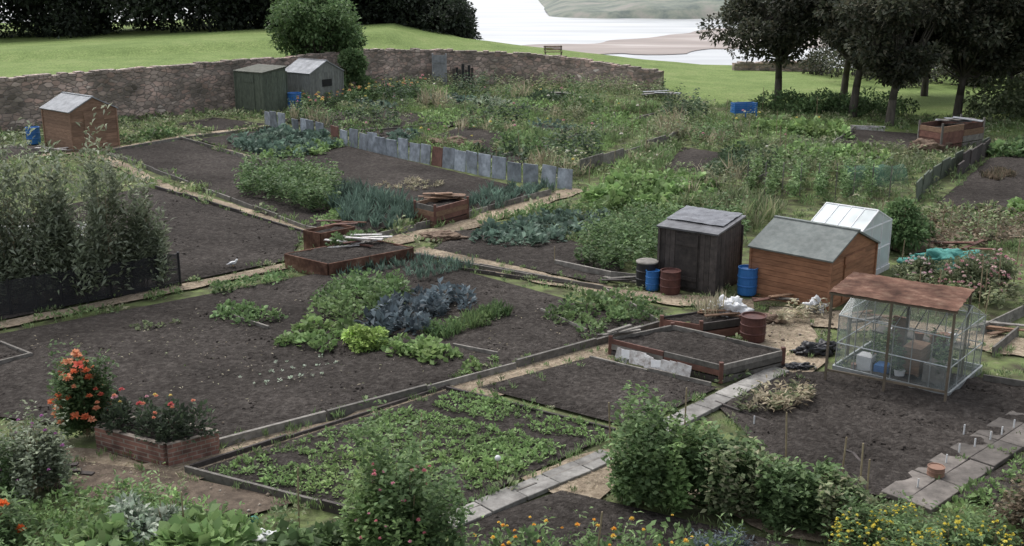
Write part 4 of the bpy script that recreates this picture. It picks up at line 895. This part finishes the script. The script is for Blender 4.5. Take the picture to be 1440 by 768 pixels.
mb.add(vs,fs,0); mb.done('black_net_fence',[NET,BLACK])
def tunnel(name,px,L,r,h,m,rz=0):
    b=G(*px); mb=MB(); n=10; vs=[];fs=[]; k=int(L/.35)
    for i in range(k+1):
        for j in range(n+1):
            t=math.pi*j/n; vs.append((-L/2+i*L/k,-r*math.cos(t),h*math.sin(t)*(1-.1*(i%2))))
    for i in range(k):
        for j in range(n): q=i*(n+1)+j; fs.append((q,q+n+1,q+n+2,q+1))
    mb.add(vs,fs)
    return mb.done(name,m,loc=(b[0],b[1],0),rz=rz)
tunnel('net_cloche_tunnel',(20,350),4.4,.6,.75,PNET); tunnel('net_cloche_tunnel',(1225,268),2.2,.6,.95,GNET,.1)
mb=MB()
CL=[(420,742,.8),(262,775,.9),(838,790,.75),(1205,740,1.3),(1215,745,1.1),(590,640,.75),(418,700,.5),(780,372,.5),(1402,420,1.1),(1425,400,1.3),(1385,430,.9),(828,262,1.0),(800,255,.7),(1180,700,1.0),(860,655,1.1),(1105,690,1.3),(960,660,1.4)]
rr=random.Random(4); CL+=[(rr.uniform(500,1150),rr.uniform(150,250),rr.uniform(.9,1.7)) for _ in range(24)]+[(rr.uniform(1230,1440),rr.uniform(310,450),rr.uniform(.7,1.3)) for _ in range(14)]
for x,y,h in CL:
    b=G(x,y); mb.tube((b[0],b[1],-.1),(b[0]+random.uniform(-.08,.08),b[1],h),.016,.012,6)
mb.done('bamboo_canes',STEM)
mb=MB()
for x,y in [(1348,640),(1370,632),(1392,622),(1408,615),(1355,612),(1330,655),(1425,605),(1060,600),(1290,690)]:
    b=G(x,y); mb.box(b[0]-.012,b[0]+.012,b[1]-.006,b[1]+.006,0,.2)
mb.done('white_plant_labels',WHITE)
mb=MB()
for i in range(9):
    p=Vector(G(1050,275)).lerp(Vector(G(1250,280)),i/8); mb.tube((p.x,p.y,0),(p.x,p.y,1.2),.02,.02,5)
mb.done('pea_net_posts',WOODG)
b=G(328,378); e=empty('seagull',(b[0],b[1],.05),.5); e.scale=(.55,.55,.55); mb=MB()
M=Matrix.Rotation(-.15,4,'Y'); mb.blob((0,0,.2),.11,(1.7,.85,.8),.02,0,3,M); mb.blob((.2,0,.33),.055,(1.15,.9,.95),.02,0,3)
mb.tube((.12,0,.24),(.19,0,.33),.06,.042,10); mb.tube((.25,0,.325),(.32,0,.31),.016,.005,6,1); mb.tube((0,.03,.12),(.01,.03,0),.008,.008,5,1); mb.tube((0,-.03,.12),(.01,-.03,0),.008,.008,5,1)
mb.box(-.02,.05,.02,.045,-.005,.004,1); mb.box(-.02,.05,-.045,-.02,-.005,.004,1)
for s in (-1,1): mb.blob((-.05,s*.075,.215),.1,(1.75,.22,.55),.02,2,2,M)
mb.add([(-.15,-.04,.2),(-.15,.04,.2),(-.32,.05,.17),(-.32,-.05,.17),(-.15,-.03,.17),(-.15,.03,.17)],[(0,1,2,3),(4,3,2,5),(0,3,4),(1,5,2)],0)
mb.done('body',[WHITE,mat('beak_yellow',[(.3,(.5,.3,.05)),(.7,(.6,.35,.08))],scale=3,bump=0),mat('gull_grey',[(.3,(.3,.31,.33)),(.7,(.4,.41,.43))],scale=3,bump=0)],e,smooth=True)
# ------------------------------------------------------------ trees
def at(px,dY):
    u=(px-720)/F; return (u*(dY*CS+H*SN),dY)
for (px,dY,h,cr,th,lean,n) in [(1094,63,8.5,3.9,3.2,(-.3,0),14000),(1186,68,9,3.4,3.0,(.3,0),13000),(1198,59,9.5,3.6,3.2,(.6,0),14000),(1250,55.5,9,3.7,2.6,(.4,0),16000),(1345,58,9.5,4.3,2.5,(.3,0),18000),(1415,62,9.5,4.4,2.3,(0,0),18000),(1300,70,9,4,2.5,(0,0),14000),(1480,58,9,4.4,2.2,(0,0),13000)]:
    b=at(px,dY); tree('sycamore_tree',b,h,cr,th,n,'tree',.27,lean,tr=.2,ncl=60,rr=(.17,.32),zb=float(hgt(*b)))
tree('lime_tree',(-12.1,69.5),4.7,2.9,.7,20000,'mid',.24,(0,0),tr=.2,ncl=60,zb=1.6,flat=.8,rr=(.2,.34))
bush('elder_bush',(492,138),1.3,3.2,7500,.2,.12,'mid')
def mass(name,x0,x1,y0,y1,h0,h1,n,m,pal,L=.4,r=(1.2,2.4)):
    c=np.column_stack([rng.uniform(x0,x1,m),rng.uniform(y0,y1,m),np.zeros(m)]); g=hgt(c[:,0],c[:,1]); hh=h0+(h1-h0)*(.5+.5*vn(c[:,0],c[:,1],.35)); c[:,2]=g+rng.uniform(.05,1,m)*hh
    leaves(name,*cloud(c,rng.uniform(*r,m),n,L,L*.6,pal,.8))
mass('distant_tree_line',-62,-19,93,108,6,10,100000,420,'treedark',.45); mass('distant_tree_line',-14,-4,95,104,1.6,5.0,30000,100,'treedark',r=(.6,1.4))
mass('distant_tree_line',-22,-12,95,110,5,8,40000,130,'treedark',.45)
mass('hedge_bushes',24,48,56,62,1.2,2.2,24000,80,'olive',.25,(.6,1.1)); mass('distant_bushes',22,60,76,90,1,3.5,34000,140,'tree',.3,(.8,1.5))
mass('hedge_bushes',13,22,59,62,.3,.9,8000,40,'mid',.2,(.4,.8))
# ------------------------------------------------------------ light
el,az=math.radians(58),math.radians(-35)
w=bpy.data.worlds.new('World'); scene.world=w; w.use_nodes=True; n=w.node_tree.nodes; l=w.node_tree.links
sky=n.new('ShaderNodeTexSky'); sky.sky_type='NISHITA'; sky.sun_disc=False; sky.sun_elevation=el; sky.sun_rotation=az; sky.dust_density=4; sky.air_density=1
hs=n.new('ShaderNodeHueSaturation'); hs.inputs['Saturation'].default_value=.3; hs.inputs['Value'].default_value=1.85; l.new(sky.outputs[0],hs.inputs['Color'])
bg=n['Background']; l.new(hs.outputs[0],bg.inputs[0]); bg.inputs[1].default_value=.15
s=bpy.data.lights.new('sun','SUN'); s.energy=1.15; s.angle=math.radians(35); s.color=(1,.985,.96); so=bpy.data.objects.new('sun',s); link(so)
d=Vector((math.sin(az)*math.cos(el),math.cos(az)*math.cos(el),math.sin(el))); so.rotation_euler=d.to_track_quat('Z','Y').to_euler(); so.location=(0,0,50)
cam=bpy.data.cameras.new('camera'); cam.sensor_width=36; cam.lens=36*F/1440; cam.clip_end=20000; cam.clip_start=.1
co=bpy.data.objects.new('camera',cam); co.location=(0,0,H); co.rotation_euler=(math.radians(90)-TH,0,0); link(co); scene.camera=co
scene.view_settings.view_transform='Standard'; scene.view_settings.look='None'; scene.view_settings.exposure=0
print('FACES',sum(len(o.data.polygons) for o in bpy.data.objects if o.type=='MESH'))
